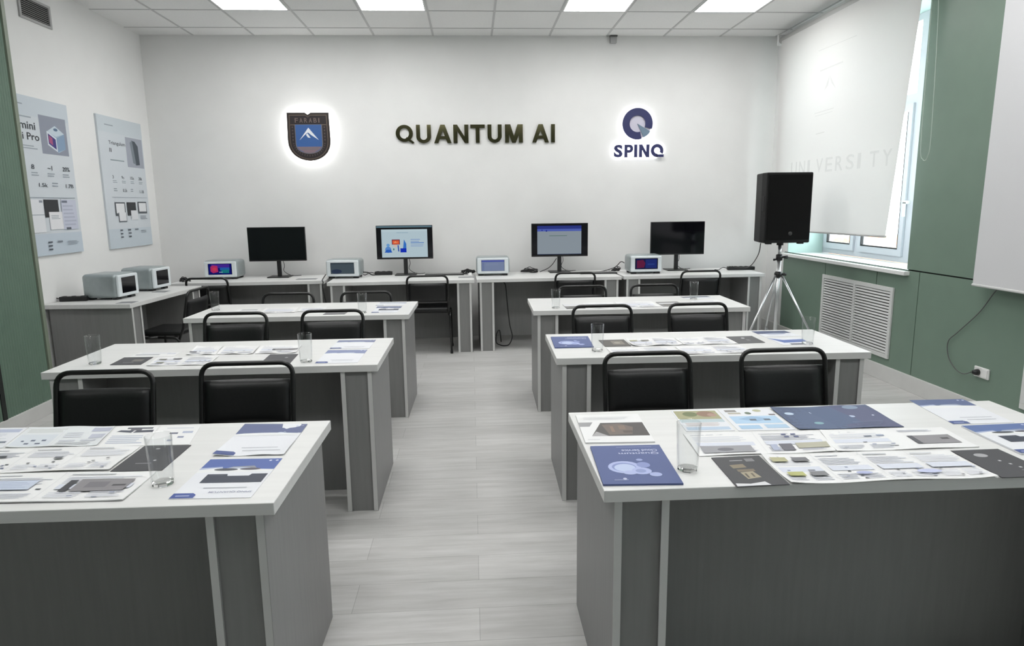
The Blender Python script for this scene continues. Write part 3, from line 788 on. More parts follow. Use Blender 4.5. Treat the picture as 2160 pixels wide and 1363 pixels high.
# ------------------------------------------------------------------ roller blinds
BX = XR - 0.085
t = thing('roller_blind', (BX, 6.2, 3.17), 0, 'long white printed roller blind hanging behind the loudspeaker', 'roller blind')
ox, oy, oz = BX, 6.2, 3.17
MB().tube([(0, 7.42 - oy, 0.02), (0, 5.0 - oy, 0.02)], 0.036, 20).build('roller_tube', mat('roller_grey', (0.50, 0.50, 0.49), 0.5), t)
MB().box(-0.045, 0.075, 7.42 - oy, 7.45 - oy, -0.03, 0.08).build('bracket', M_WHITEP, t, bevel=0.004)
mb = MB(); nb = 24; nz_ = 24
tlc, trc, brc, blc = (7.36, 3.17), (5.045, 3.17), (5.285, 1.205), (7.34, 1.19)
def bp(u, v, h=0.0):
    y = (tlc[0] * (1 - u) + trc[0] * u) * (1 - v) + (blc[0] * (1 - u) + brc[0] * u) * v
    z = (tlc[1] * (1 - u) + trc[1] * u) * (1 - v) + (blc[1] * (1 - u) + brc[1] * u) * v
    return (-0.034 + 0.006 * sin(u * 7 + 1) * v - h, y - oy, z - oz)
for hh_ in (0.0, -0.0008):
    mb.add([bp(i / nb, j / nz_, hh_) for j in range(nz_ + 1) for i in range(nb + 1)],
           [(j * (nb + 1) + i, (j + 1) * (nb + 1) + i, (j + 1) * (nb + 1) + i + 1, j * (nb + 1) + i + 1) for j in range(nz_) for i in range(nb)], 0, True)
def yz2uv(y, z):
    v = (3.17 - z) / 1.975; ya = tlc[0] * (1 - v) + blc[0] * v; yb = trc[0] * (1 - v) + brc[0] * v
    return (ya - y) / (ya - yb), v
def bprint(poly, h=0.0015):
    mb.add([bp(*yz2uv(y, z), h) for y, z in poly], [tuple(range(len(poly)))], 1)
word = 'UNIVERSITY'
for i, ch in enumerate(word):
    ya = 6.98 - i * 0.175; yb = ya - (0.05 if ch == 'I' else 0.125)
    vs_, fs_ = text_polys(ch, 0.008)
    mb.add([bp(*yz2uv(ya + a * (yb - ya), 1.762 + b_ * 0.13), 0.0015) for a, b_ in vs_], fs_, 1)
bprint([(6.50, 2.700), (6.10, 2.706), (6.10, 2.718), (6.50, 2.712)])
bprint([(6.40, 2.51), (6.315, 2.64), (6.33, 2.55)]); bprint([(6.315, 2.64), (6.19, 2.50), (6.27, 2.56)])
bprint([(6.55, 2.322), (6.20, 2.327), (6.20, 2.333), (6.55, 2.328)]); bprint([(6.54, 2.295), (6.22, 2.30), (6.22, 2.304), (6.54, 2.30)])
bprint([(6.50, 2.124), (6.34, 2.128), (6.34, 2.136), (6.50, 2.132)])
bprint([(6.55, 2.895), (5.90, 2.885), (5.90, 2.89), (6.55, 2.90)])
mb.build('fabric', [M_BLIND, M_BLINDP], t, fixn=False)
MB().tube([bp(0, 1), bp(1, 1)], 0.009, 10).build('bottom_bar', mat('bar_grey', (0.55, 0.55, 0.55), 0.4), t)
MB().tube(smooth_path([(-0.01, 5.0 - oy, 0.0), (-0.012, 4.985 - oy, -0.5), (-0.012, 4.97 - oy, -1.25), (-0.012, 4.93 - oy, -1.38), (-0.012, 4.88 - oy, -1.36), (-0.012, 4.865 - oy, -1.2), (-0.012, 4.90 - oy, -0.5), (-0.01, 4.95 - oy, 0.0)], 8), 0.0022, 6).build('bead_chain', mat('chain_white', (0.55, 0.62, 0.56), 0.5), t)
t = thing('roller_blind', (BX, 3.4, 3.17), 0, 'plain pale grey roller blind at the right edge above the wall socket', 'roller blind')
MB().tube([(0, 4.30 - 3.4, 0.02), (0, 2.3 - 3.4, 0.02)], 0.036, 20).build('roller_tube', mat('roller_grey', (0.5, 0.5, 0.49), 0.5), t)
mb = MB()
for hh_ in (0.0, 0.0008):
    mb.add([(-0.034 + hh_ + 0.004 * sin(3 * i) * j / 10, (4.245 if i == 0 else 2.35) - 3.4 + (0.03 * (j / 10) if i == 0 else 0), -2.232 * j / 10) for j in range(11) for i in (0, 1)], [(j * 2, j * 2 + 1, j * 2 + 3, j * 2 + 2) for j in range(10)], 0, True)
mb.build('fabric', M_BLINDB, t, fixn=False)
MB().tube([(-0.034, 4.275 - 3.4, -2.236), (-0.034, 2.35 - 3.4, -2.236)], 0.009, 10).build('bottom_bar', mat('bar_white', (0.75, 0.75, 0.74), 0.4), t)

# radiator grilles
def grille(y0, y1, z0, z1, label):
    t = thing('radiator_grille', (XR - 0.0165, (y0 + y1) / 2, z0), 0, label, 'radiator grille', 'white radiator grilles')
    hw = (y1 - y0) / 2; h = z1 - z0; f = 0.035
    MB().box(-0.016, 0, -hw, hw, 0, f).box(-0.016, 0, -hw, hw, h - f, h).box(-0.016, 0, -hw, -hw + f, f, h - f).box(-0.016, 0, hw - f, hw, f, h - f).box(-0.016, 0, -0.016, 0.016, f, h - f).build('frame', M_GRILLE, t, bevel=0.002)
    MB().box(-0.0015, -0.0003, -hw + f, hw - f, f, h - f).build('backing', mat('grille_shade', (0.07, 0.07, 0.07), 0.8), t)
    n = 21; p = (h - 2 * f) / n
    for a, b in ((-hw + f, -0.016), (0.016, hw - f)):
        mb = MB()
        for i in range(n):
            zz = f + (i + 0.5) * p
            mb.add([(-0.013, a, zz - p * 0.26), (-0.013, b, zz - p * 0.26), (-0.006, b, zz + p * 0.30), (-0.006, a, zz + p * 0.30), (-0.011, a, zz - p * 0.34), (-0.011, b, zz - p * 0.34), (-0.004, b, zz + p * 0.22), (-0.004, a, zz + p * 0.22)],
                   [(0, 1, 2, 3), (4, 7, 6, 5), (0, 4, 5, 1), (3, 2, 6, 7), (0, 3, 7, 4), (1, 5, 6, 2)])
        mb.build('louvres', M_GRILLE, t)
    return t
grille(5.25, 6.37, 0.195, 0.79, 'white louvred radiator grille in the green wall below the window')
grille(2.78, 3.885, 0.195, 0.79, 'white louvred grille at the right edge, its corner just showing')
# wall socket and cable from the plain blind
t = thing('wall_socket', (XR - 0.0165, 4.228, 0.337), 0, 'white wall socket low on the green wall with a black plug in it', 'wall socket')
MB().box(-0.012, 0, -0.066, 0.066, -0.036, 0.036).build('plate', M_WHITEP, t, bevel=0.004)
MB().box(-0.016, -0.011, -0.058, -0.004, -0.028, 0.028).build('socket', M_WHITEP, t, bevel=0.004)
t = thing('blind_power_cable', (XR - 0.03, 4.255, 0.335), 0, 'thin black cord and plug running from the plain blind to the wall socket', 'cable')
MB().tube([(0.002, 0.0, 0), (-0.02, 0.0, 0), (-0.035, 0.01, 0)], [0.022, 0.020, 0.010], 14).build('plug', M_BLACK, t)
pts = [(3.4225, 4.10, 0.96), (3.4225, 4.18, 0.90), (3.4225, 4.30, 0.74), (3.4225, 4.48, 0.57), (3.4225, 4.565, 0.486), (3.4225, 4.55, 0.38), (3.42, 4.47, 0.31), (3.40, 4.36, 0.298), (3.387, 4.27, 0.332)]
MB().tube(smooth_path([Vector(p) - Vector((XR - 0.03, 4.255, 0.335)) for p in pts], 8), 0.0032, 8).build('cord', M_CABLEG, t)

# air vent on the left wall
t = thing('air_vent', (XL + 0.0005, 5.92, 2.965), 0, 'grey louvred air vent high on the left white wall', 'air vent')
MB().box(0, 0.012, -0.205, 0.205, 0, 0.02).box(0, 0.012, -0.205, 0.205, 0.16, 0.18).box(0, 0.012, -0.205, -0.18, 0.02, 0.16).box(0, 0.012, 0.18, 0.205, 0.02, 0.16).build('frame', mat('vent_grey', (0.42, 0.42, 0.42), 0.4), t, bevel=0.002)
MB().box(0, 0.002, -0.18, 0.18, 0.02, 0.16).build('backing', M_DARKG, t)
mb = MB()
for i in range(9):
    z = 0.025 + i * 0.0152
    mb.add([(0.003, -0.18, z + 0.008), (0.003, 0.18, z + 0.008), (0.012, 0.18, z), (0.012, -0.18, z), (0.003, -0.18, z + 0.0095), (0.003, 0.18, z + 0.0095), (0.012, 0.18, z + 0.0015), (0.012, -0.18, z + 0.0015)],
           [(0, 1, 2, 3), (4, 7, 6, 5), (0, 4, 5, 1), (3, 2, 6, 7), (0, 3, 7, 4), (1, 5, 6, 2)])
mb.build('slats', mat('vent_grey', (0.42, 0.42, 0.42), 0.4), t)

# ------------------------------------------------------------------ posters on the left wall
def poster(y0, y1, z0, z1, lay, label):
    cor = [(XL + 0.0006, y0, z1), (XL + 0.0006, y1, z1), (XL + 0.0006, y1, z0), (XL + 0.0006, y0, z0)]
    o = printed('poster', cor, (1, 0, 0), 0.018, ink('cfd7de'), lay, None, step=0.00012)
    return tag(o, label, 'poster', 'pale blue posters on the left wall')
G1, G2, DK = '9aa6b2', '707a86', '3c434c'
p1 = [('r', 0, 0.0, 1, 0.12, 'c8d3dc'), ('r', 0, 0.86, 1, 1.0, 'c0cedb'), ('l', 0.10, 0.045, 0.34, 0.065, 1, G1), ('l', 0.06, 0.12, 0.45, 0.14, 1, G1), ('r', 0.52, 0.10, 0.945, 0.345, '8e95a6'),
      ('p', [(0.62, 0.20), (0.76, 0.155), (0.90, 0.20), (0.90, 0.30), (0.78, 0.33), (0.62, 0.285)], '9fb7cc'), ('p', [(0.62, 0.20), (0.76, 0.155), (0.90, 0.20), (0.76, 0.225)], 'c3d4e0'), ('p', [(0.62, 0.195), (0.765, 0.235), (0.765, 0.325), (0.62, 0.285)], 'd6dfe8'),
      ('p', [(0.635, 0.21), (0.75, 0.243), (0.75, 0.31), (0.635, 0.277)], '3b2f86'), ('p', [(0.645, 0.222), (0.70, 0.238), (0.70, 0.285), (0.645, 0.268)], 'b04a80'), ('p', [(0.765, 0.235), (0.90, 0.20), (0.90, 0.30), (0.765, 0.325)], '7f9fc0'), ('e', 0.765, 0.18, 0.035, 0.010, '5b7896'),
      ('t', 'Gemini', 0.06, 0.155, 0.455, 0.205, '2e343c', 0, 0.012), ('t', 'Mini Pro', 0.06, 0.225, 0.495, 0.27, '2e343c', 0, 0.012), ('l', 0.06, 0.30, 0.48, 0.33, 2, G1)]
for i, tx in enumerate(('2', '8', '~1', '20%')):
    p1 += [('t', tx, 0.08 + i * 0.24, 0.42, 0.08 + i * 0.24 + (0.045 if len(tx) < 2 else 0.075 if len(tx) < 3 else 0.12), 0.45, '4a525c', 0, 0.01), ('l', 0.07 + i * 0.24, 0.465, 0.19 + i * 0.24, 0.495, 2, G1)]
p1 += [('t', '1.5k', 0.40, 0.535, 0.53, 0.56, '4a525c', 0, 0.01), ('l', 0.60, 0.525, 0.72, 0.56, 2, G1), ('t', '1.7B', 0.82, 0.535, 0.95, 0.56, '4a525c', 0, 0.01), ('r', 0.05, 0.625, 0.95, 0.63, G1),
       ('r', 0.05, 0.64, 0.42, 0.85, 'e0e3e8'), ('r', 0.05, 0.735, 0.42, 0.74, G1), ('r', 0.36, 0.645, 0.41, 0.66, '8b93a0'), ('r', 0.43, 0.64, 0.655, 0.755, '2b2d31'), ('r', 0.49, 0.72, 0.70, 0.835, 'e6e6ea'), ('l', 0.52, 0.74, 0.67, 0.77, 3, G1),
       ('r', 0.70, 0.64, 0.95, 0.84, 'c4c9dc'), ('l', 0.72, 0.67, 0.93, 0.82, 6, 'b0b6cc'), ('r', 0.71, 0.645, 0.80, 0.66, '6c7486'), ('r', 0.74, 0.825, 0.82, 0.84, '59606e'),
       ('l', 0.42, 0.905, 0.50, 0.975, 3, '515a66'), ('l', 0.57, 0.905, 0.66, 0.93, 1, '77818d'), ('l', 0.73, 0.915, 0.93, 0.945, 3, G1)]
poster(5.32, 6.17, 1.135, 2.37, p1, 'pale blue poster partly hidden by the green wall, with a cube shaped computer picture')
p2 = [('r', 0, 0.0, 1, 0.12, 'c9d4db'), ('r', 0, 0.85, 1, 1.0, 'c3d0da'), ('l', 0.15, 0.055, 0.36, 0.075, 1, G1), ('r', 0.58, 0.13, 0.98, 0.365, 'a3a9b8'), ('p', [(0.72, 0.15), (0.80, 0.155), (0.87, 0.19), (0.88, 0.34), (0.78, 0.345), (0.74, 0.25)], '46515c'),
      ('p', [(0.68, 0.17), (0.74, 0.15), (0.79, 0.34), (0.72, 0.33)], '7a8690'), ('t', 'Triangulum', 0.20, 0.18, 0.565, 0.215, '4a525c', 0, 0.012), ('t', 'II', 0.20, 0.235, 0.245, 0.265, '4a525c', 0, 0.012), ('l', 0.20, 0.315, 0.54, 0.335, 1, '8fa0a8')]
for i in range(4):
    p2 += [('t', ('3', '9s', '10s', '20k')[i], 0.20 + i * 0.20, 0.44, 0.20 + i * 0.20 + (0.03, 0.06, 0.09, 0.09)[i], 0.465, '555e68', 0, 0.01), ('l', 0.20 + i * 0.2, 0.475, 0.30 + i * 0.2, 0.50, 2, G1)]
p2 += [('l', 0.20, 0.535, 0.28, 0.565, 2, G1), ('t', '0.5k', 0.40, 0.54, 0.50, 0.565, '6a737e', 0, 0.01), ('l', 0.58, 0.535, 0.66, 0.565, 2, G1), ('t', '1.1B', 0.80, 0.545, 0.90, 0.57, '6a737e', 0, 0.01), ('r', 0.14, 0.605, 0.97, 0.609, 'aab4c0'),
       ('r', 0.18, 0.645, 0.41, 0.75, '50575f'), ('r', 0.205, 0.655, 0.39, 0.73, 'e4e6ea'), ('r', 0.24, 0.725, 0.42, 0.80, '6b727b'), ('r', 0.255, 0.725, 0.41, 0.79, 'e2e4e8'), ('r', 0.45, 0.645, 0.66, 0.75, '2c2f34'), ('r', 0.53, 0.71, 0.69, 0.785, 'dfe1e6'),
       ('r', 0.71, 0.64, 0.93, 0.735, '50575f'), ('r', 0.735, 0.65, 0.915, 0.72, 'e4e6ea'), ('l', 0.75, 0.75, 0.93, 0.785, 3, '9099a6'), ('l', 0.24, 0.85, 0.31, 0.93, 3, '5c6570'), ('l', 0.42, 0.85, 0.49, 0.93, 3, '5c6570'), ('l', 0.58, 0.85, 0.68, 0.875, 1, '7b8590'), ('l', 0.72, 0.87, 0.90, 0.895, 2, G1)]
poster(6.625, 7.475, 1.122, 2.365, p2, 'pale blue poster nearest the far corner, with a dark tall machine picture')

# ------------------------------------------------------------------ signs on the far wall
def wf(h0):                 # maps (x, z, h) to the far wall, h = distance off the wall
    return lambda a, b, h: (a, -h, b)
HALO = emit_mat('sign_led', (1.0, 1.0, 0.98), 26.0)
HALO2 = emit_mat('logo_led', (1.0, 1.0, 0.98), 12.0)
# crest
t = thing('wall_crest', (-1.733, D - 0.0006, 2.245), 0, 'dark shield shaped crest with a white mountain, lit from behind', 'wall sign')
def shield(wt, wb_, top, yarc, bot, notch=0.0):
    p = []
    if notch: p += [(-wt, top), (-notch * 1.4, top), (0, top - notch), (notch * 1.4, top), (wt, top)]
    else: p += [(-wt, top), (wt, top)]
    p += [(wb_, yarc)]
    for i in range(1, 16):
        a = pi * i / 16
        p.append((wb_ * cos(a), yarc - (yarc - bot) * sin(a) ** 0.85))
    p += [(-wb_, yarc)]
    return p
sf = wf(0)
outer = shield(0.222, 0.228, 0.253, -0.03, -0.253, 0.022)
cols_ = [mat('crest_dark', (0.030, 0.022, 0.020), 0.35), mat('crest_gold', (0.16, 0.12, 0.09), 0.35), mat('crest_inner', (0.022, 0.016, 0.018), 0.4)]
MB().prism(outer, sf, 0.030, 0.046).build('shield_plate', cols_[0], t)
gb = MB().prism([(a * 0.90, b * 0.92 - 0.004) for a, b in outer], sf, 0.046, 0.0475).prism([(a * 0.87, b * 0.895 - 0.004) for a, b in outer], sf, 0.0475, 0.0485, 1)
for i in range(19):
    a = pi * (i + 0.5) / 19
    gb.obox((0.167 * cos(a), -0.0492, -0.06 - 0.138 * sin(a)), (0.004 * sin(a), 0, 0.004 * cos(a)), (0, 0.0008, 0), (0.008 * cos(a), 0, -0.008 * sin(a)), 2)
for s in (-1, 1):
    for i in range(5): gb.obox((s * 0.170, -0.0492, 0.10 - i * 0.033), (0.007, 0, 0), (0, 0.0008, 0), (0, 0, 0.008), 2)
gb.build('gold_border', [cols_[1], cols_[2], mat('crest_marks', (0.085, 0.062, 0.06), 0.4)], t)
MB().box(-0.19, 0.19, -0.0495, -0.0485, 0.122, 0.13).build('gold_rule', cols_[1], t)
inner = shield(0.138, 0.138, 0.126, -0.07, -0.172)
mb = MB()
mb.prism([(a * 1.06, b * 1.04 - 0.001) for a, b in inner], sf, 0.0485, 0.050, 3)
mb.prism(inner, sf, 0.050, 0.0515, 0)
low = [(a, min(b, -0.105)) for a, b in inner if b < -0.075]
mb.prism([(-0.131, -0.105), (-0.10, -0.14), (-0.05, -0.166), (0.0, -0.172), (0.05, -0.166), (0.10, -0.14), (0.131, -0.105)], sf, 0.0515, 0.0525, 1)
for z in (-0.118, -0.132): mb.box(-0.10, 0.10, -0.0535, -0.0525, z - 0.003, z + 0.003, 3)
mb.build('blue_field', [mat('crest_blue', (0.045, 0.12, 0.33), 0.35), mat('crest_rose', (0.24, 0.17, 0.20), 0.4), cols_[1], mat('crest_grey', (0.17, 0.16, 0.17), 0.4)], t)
MB().prism([(-0.10, -0.035), (0.0, 0.095), (-0.006, 0.045), (-0.030, 0.030)], sf, 0.0515, 0.053).prism([(0.0, 0.095), (0.105, -0.035), (0.03, 0.015), (-0.006, 0.045)], sf, 0.0515, 0.053).prism([(-0.03, 0.022), (-0.012, 0.036), (0.018, -0.012), (-0.01, -0.008)], sf, 0.0515, 0.053).build('mountain', mat('crest_white', (0.80, 0.82, 0.86), 0.4), t)
M_CL = mat('crest_letter', (0.17, 0.125, 0.115), 0.4)
for i, ch in enumerate('FARABI'):
    mb = MB(); x0 = -0.140 + i * 0.050
    text_solid(mb, ch, x0, x0 + (0.012 if ch == 'I' else 0.033), 0.148, 0.196, sf, 0.0485, 0.0505, 0, 0.01)
    mb.build('letter', M_CL, t)
MB().prism([(a * 0.93, b * 0.94) for a, b in outer], sf, 0.004, 0.026).build('halo_light', HALO, t)
# bold block letters as unions of convex outlines in a unit box
def arc_quads(cx, cz, rx, rz, wx, wz, a0, a1, n=20):
    out = []
    for i in range(n):
        a = radians(a0 + (a1 - a0) * i / n); b = radians(a0 + (a1 - a0) * (i + 1) / n)
        out.append([(cx + (rx - wx) * cos(a), cz + (rz - wz) * sin(a)), (cx + rx * cos(a), cz + rz * sin(a)), (cx + rx * cos(b), cz + rz * sin(b)), (cx + (rx - wx) * cos(b), cz + (rz - wz) * sin(b))])
    return out
def block(ch, sx, sz):
    rect = lambda a, b, c, d: [(a, c), (b, c), (b, d), (a, d)]
    if ch == 'I': return [rect(0, 1, 0, 1)]
    if ch == 'T': return [rect(0, 1, 1 - sz, 1), rect(0.5 - sx / 2, 0.5 + sx / 2, 0, 1 - sz)]
    if ch == 'N': return [rect(0, sx, 0, 1), rect(1 - sx, 1, 0, 1), [(sx * 0.98, 1), (0, 1), (1 - sx * 0.98, 0), (1, 0)]]
    if ch == 'M': return [rect(0, sx, 0, 1), rect(1 - sx, 1, 0, 1), [(sx * 1.35, 1), (0, 1), (0.5 - sx * 0.5, 0), (0.5 + sx * 0.5, 0)], [(1, 1), (1 - sx * 1.35, 1), (0.5 - sx * 0.5, 0), (0.5 + sx * 0.5, 0)]]
    if ch == 'A': return [[(0, 0), (sx * 1.05, 0), (0.5 + sx * 0.55, 1), (0.5 - sx * 0.55, 1)], [(1 - sx * 1.05, 0), (1, 0), (0.5 + sx * 0.55, 1), (0.5 - sx * 0.55, 1)], [(0.22, 0.22), (0.78, 0.22), (0.72, 0.22 + sz * 0.85), (0.28, 0.22 + sz * 0.85)]]
    if ch == 'U': return [rect(0, sx, 0.36, 1), rect(1 - sx, 1, 0.36, 1)] + arc_quads(0.5, 0.36, 0.5, 0.36, sx, sz * 0.95, 180, 360)
    if ch == 'Q': return arc_quads(0.47, 0.54, 0.47, 0.46, sx, sz * 0.9, 0, 360, 36) + [[(0.52, 0.24), (0.60, 0.34), (1.0, 0.06), (0.93, -0.03)]]
    if ch == 'P': return [rect(0, sx, 0, 1), rect(sx, 0.55, 1 - sz * 0.92, 1), rect(sx, 0.55, 0.36, 0.36 + sz * 0.92)] + arc_quads(0.55, 0.68, 0.45, 0.32, sx, sz * 0.92, -90, 90)
def block_solid(mb, ch, x0, x1, z0, z1, h0, h1, sx, sz):
    for i, poly in enumerate(block(ch, sx, sz)):
        e = 0.0003 * (i if i < 4 else 5)
        if ch == 'Q': e = 0.0006 if len(poly) == 4 and i == 36 else 0.0
        mb.prism([(x0 + a * (x1 - x0), z0 + b * (z1 - z0)) for a, b in poly], sf, h0 - e, h1 + e)
# gold word sign
t = thing('letter_sign', (0.07, D - 0.0006, 2.27), 0, 'gold mirror lettering QUANTUM AI in the middle of the far wall', 'wall sign')
LX = [('Q', 280, 465), ('U', 487, 637), ('A', 668, 845), ('N', 865, 1018), ('T', 1040, 1187), ('U', 1215, 1360), ('M', 1395, 1578), ('A', 1675, 1848), ('I', 1870, 1910)]
kx = lambda p: -0.802 + (p - 280) / (1910 - 280) * 1.753 - 0.07
for ch, a, b in LX:
    mb = MB()
    block_solid(mb, ch, kx(a), kx(b), -0.098, 0.098, 0.004, 0.022, 40 / (b - a), 0.19)
    mb.build('letter', M_GOLD, t)
# round logo sign
t = thing('logo_sign', (1.873, D - 0.0006, 2.365), 0, 'navy round logo above the word SPINQ on the far wall, lit from behind', 'wall sign')
NAVY = mat('sign_navy', (0.028, 0.032, 0.115), 0.35); SLATE = mat('sign_slate', (0.16, 0.23, 0.31), 0.35); LAV = mat('sign_lavender', (0.58, 0.56, 0.66), 0.5)
def ring(r0, r1, a0, a1, n=44):
    A = [radians(a0 + (a1 - a0) * i / n) for i in range(n + 1)]
    return A
def ring_solid(mb, cx, cz, r0, r1, a0, a1, h0, h1, mi=0, n=44, skew=0.0):
    vs = []
    for i in range(n + 1):
        t_ = i / n
        ai = radians(a0 + skew + (a1 - a0 - 2 * skew) * t_); ao = radians(a0 + (a1 - a0) * t_)
        for r, h, a in ((r0, h0, ai), (r1, h0, ao), (r1, h1, ao), (r0, h1, ai)):
            vs.append((cx + r * cos(a), -h, cz + r * sin(a)))
    fs = [(0, 1, 2, 3), (4 * n + 3, 4 * n + 2, 4 * n + 1, 4 * n)]
    for i in range(n):
        for k in range(4):
            fs.append((4 * i + k, 4 * i + (k + 1) % 4, 4 * i + 4 + (k + 1) % 4, 4 * i + 4 + k))
    mb.add(vs, fs, mi)
mb = MB(); ring_solid(mb, 0, 0, 0.090, 0.170, -19, 286, 0.032, 0.046, 0, 48, -4)
mb.build('ring', NAVY, t)
MB().prism([(0.0, 0.0), (0.144, -0.082), (0.128, -0.108), (0.104, -0.130), (0.072, -0.147)], sf, 0.032, 0.044).build('wedge', SLATE, t)
MB().prism([(0.162 * cos(i * pi / 20), 0.162 * sin(i * pi / 20)) for i in range(40)], sf, 0.026, 0.032).build('disc', LAV, t)
kz0, kz1 = 2.002 - 2.365, 2.140 - 2.365
kx2 = lambda p: 1.605 - 1.873 + (p - 275) / (1185 - 275) * 0.575
for ch, a, b in (('S', 285, 440), ('P', 474, 630), ('I', 648, 704), ('N', 736, 920)):
    mb = MB()
    if ch == 'S': text_solid(mb, ch, kx2(a), kx2(b), kz0, kz1, sf, 0.030, 0.044, 0, 0.045)
    else: block_solid(mb, ch, kx2(a), kx2(b), kz0, kz1, 0.030, 0.044, 54 / (b - a), 0.235)
    mb.build('letter', NAVY, t)
mb = MB(); qx = (kx2(955) + kx2(1165)) / 2; qz = (kz0 + kz1) / 2 + 0.003
ring_solid(mb, qx, qz, 0.035, 0.071, -30, 275, 0.030, 0.044)
mb.box(qx - 0.005, qx + 0.075, -0.044, -0.030, kz0 + 0.001, kz0 + 0.030)
mb.build('letter', NAVY, t)
mb = MB(); mb.prism([(0.150 * cos(i * pi / 20), 0.150 * sin(i * pi / 20)) for i in range(40)], sf, 0.004, 0.024)
mb.build('halo_light', HALO2, t)
mb = MB()
for ch, a, b in (('S', 285, 440), ('P', 474, 630), ('I', 648, 704), ('N', 736, 920)):
    if ch == 'S': text_solid(mb, ch, kx2(a) + 0.008, kx2(b) - 0.008, kz0 + 0.008, kz1 - 0.008, sf, 0.004, 0.022, 0, 0.0)
    else: block_solid(mb, ch, kx2(a) + 0.007, kx2(b) - 0.007, kz0 + 0.007, kz1 - 0.007, 0.004, 0.022, 22 / (b - a), 0.09)
ring_solid(mb, qx, qz, 0.052, 0.059, -26, 271, 0.004, 0.022)
mb.build('halo_light', HALO2, t)

# ------------------------------------------------------------------ drinking glasses
def make_glass(label, x, y, r=0.034, h=0.142):
    t = thing('drinking_glass', (x, y, 0.75), 0, label, 'glass', 'drinking glasses on the tables')
    rb = r * 0.86
    wall = [(rb, 0.010), (rb + (r - rb) * 0.5, h * 0.5), (r, h - 0.001), (r - 0.0008, h), (r - 0.0018, h - 0.001), (rb + (r - rb) * 0.5 - 0.0022, h * 0.5), (rb - 0.0025, 0.020), (rb - 0.006, 0.0125)]
    MB().lathe(wall, 32, caps=False).build('tumbler', M_TUMBLER, t)
    b = MB().lathe([(rb - 0.004, 0.0006), (rb - 0.0005, 0.0045), (rb - 0.0005, 0.0098), (rb - 0.007, 0.0122)], 8)
    b.s = [False] * len(b.s)
    b.build('base', M_GLASS, t)
    return t
gl = [(-0.861, 1.80, 'drinking glass on the front left table beside the charcoal brochure'),
      (0.596, 1.771, 'drinking glass on the front right table beside the blue brochure'),
      (-1.855, 3.333, 'drinking glass at the left end of the middle left table'),
      (-0.819, 3.259, 'drinking glass near the right end of the middle left table'),
      (-1.900, 5.04, 'drinking glass at the left end of the furthest left row table'),
      (-0.784, 4.783, 'drinking glass near the right end of the furthest left row table'),
      (0.632, 3.343, 'drinking glass beside the blue brochure on the middle right table'),
      (1.764, 3.39, 'drinking glass at the right end of the middle right table'),
      (0.600, 4.80, 'drinking glass at the left end of the furthest right row table'),
      (1.719, 5.103, 'drinking glass near the right end of the furthest right row table')]
g0 = None
for x, y, lb in gl:
    if g0 is None: g0 = make_glass(lb, x, y)
    else: dup(g0, (x, y, 0.75), 0, lb)

# ------------------------------------------------------------------ papers on the tables
WHITE = ink('e9e9ec'); PALE = ink('e2e4ea'); CHAR = ink('46464a'); BLUE = ink('4d5f97'); DBL = ink('4a5a7c')
LT, LT2, BL, NV = 'b9bcc4', 'c9ccd8', 'c3cfe6', '3d4f8f'
def lay_page(seed, tint='d3d8e6', dots=True, pic=None):
    rs = random.Random(seed); L = []
    L.append(('l', 0.08, 0.07, 0.62, 0.13, 1, LT))
    L.append(('l', 0.08, 0.17, 0.92, 0.42, 5, LT2))
    if rs.random() < 0.6: L.append(('r', 0.08, 0.45, 0.92, 0.62, tint))
    if dots:
        for i in range(rs.randint(4, 7)):
            u, v = rs.uniform(0.1, 0.88), rs.uniform(0.5, 0.9)
            L.append(('r', u, v, u + 0.06, v + 0.035, rs.choice(('5a5f68', '7c86a6', '8a93b4', '6a6a6e'))))
    L.append(('l', 0.08, 0.72, 0.46, 0.92, 4, LT2)); L.append(('l', 0.54, 0.72, 0.92, 0.92, 4, LT2))
    if pic: L.append(('r',) + pic)
    return L
def spread(n, seed, kinds=None):
    L = []
    for i in range(n):
        for it in lay_page(seed + i, dots=(kinds is None or kinds[i] != 'text')):
            it = list(it)
            if it[0] in 'rl':
                it[1] = (i + it[1]) / n; it[3] = (i + it[3]) / n
            L.append(tuple(it))
        if i: L.append(('r', i / n - 0.001, 0.01, i / n + 0.001, 0.99, 'cfd0d4'))
    return L
def shiftin(L, u0, u1):
    out = []
    for it in L:
        it = list(it); f = lambda u: u0 + (u1 - u0) * u
        if it[0] in 'rl': it[1] = f(it[1]); it[3] = f(it[3])
        elif it[0] == 'p': it[1] = [(f(u), v) for u, v in it[1]]
        elif it[0] == 'e': it[1] = f(it[1]); it[3] = it[3] * (u1 - u0)
        elif it[0] == 't': it[2] = f(it[2]); it[4] = f(it[4])
        out.append(tuple(it))
    return out
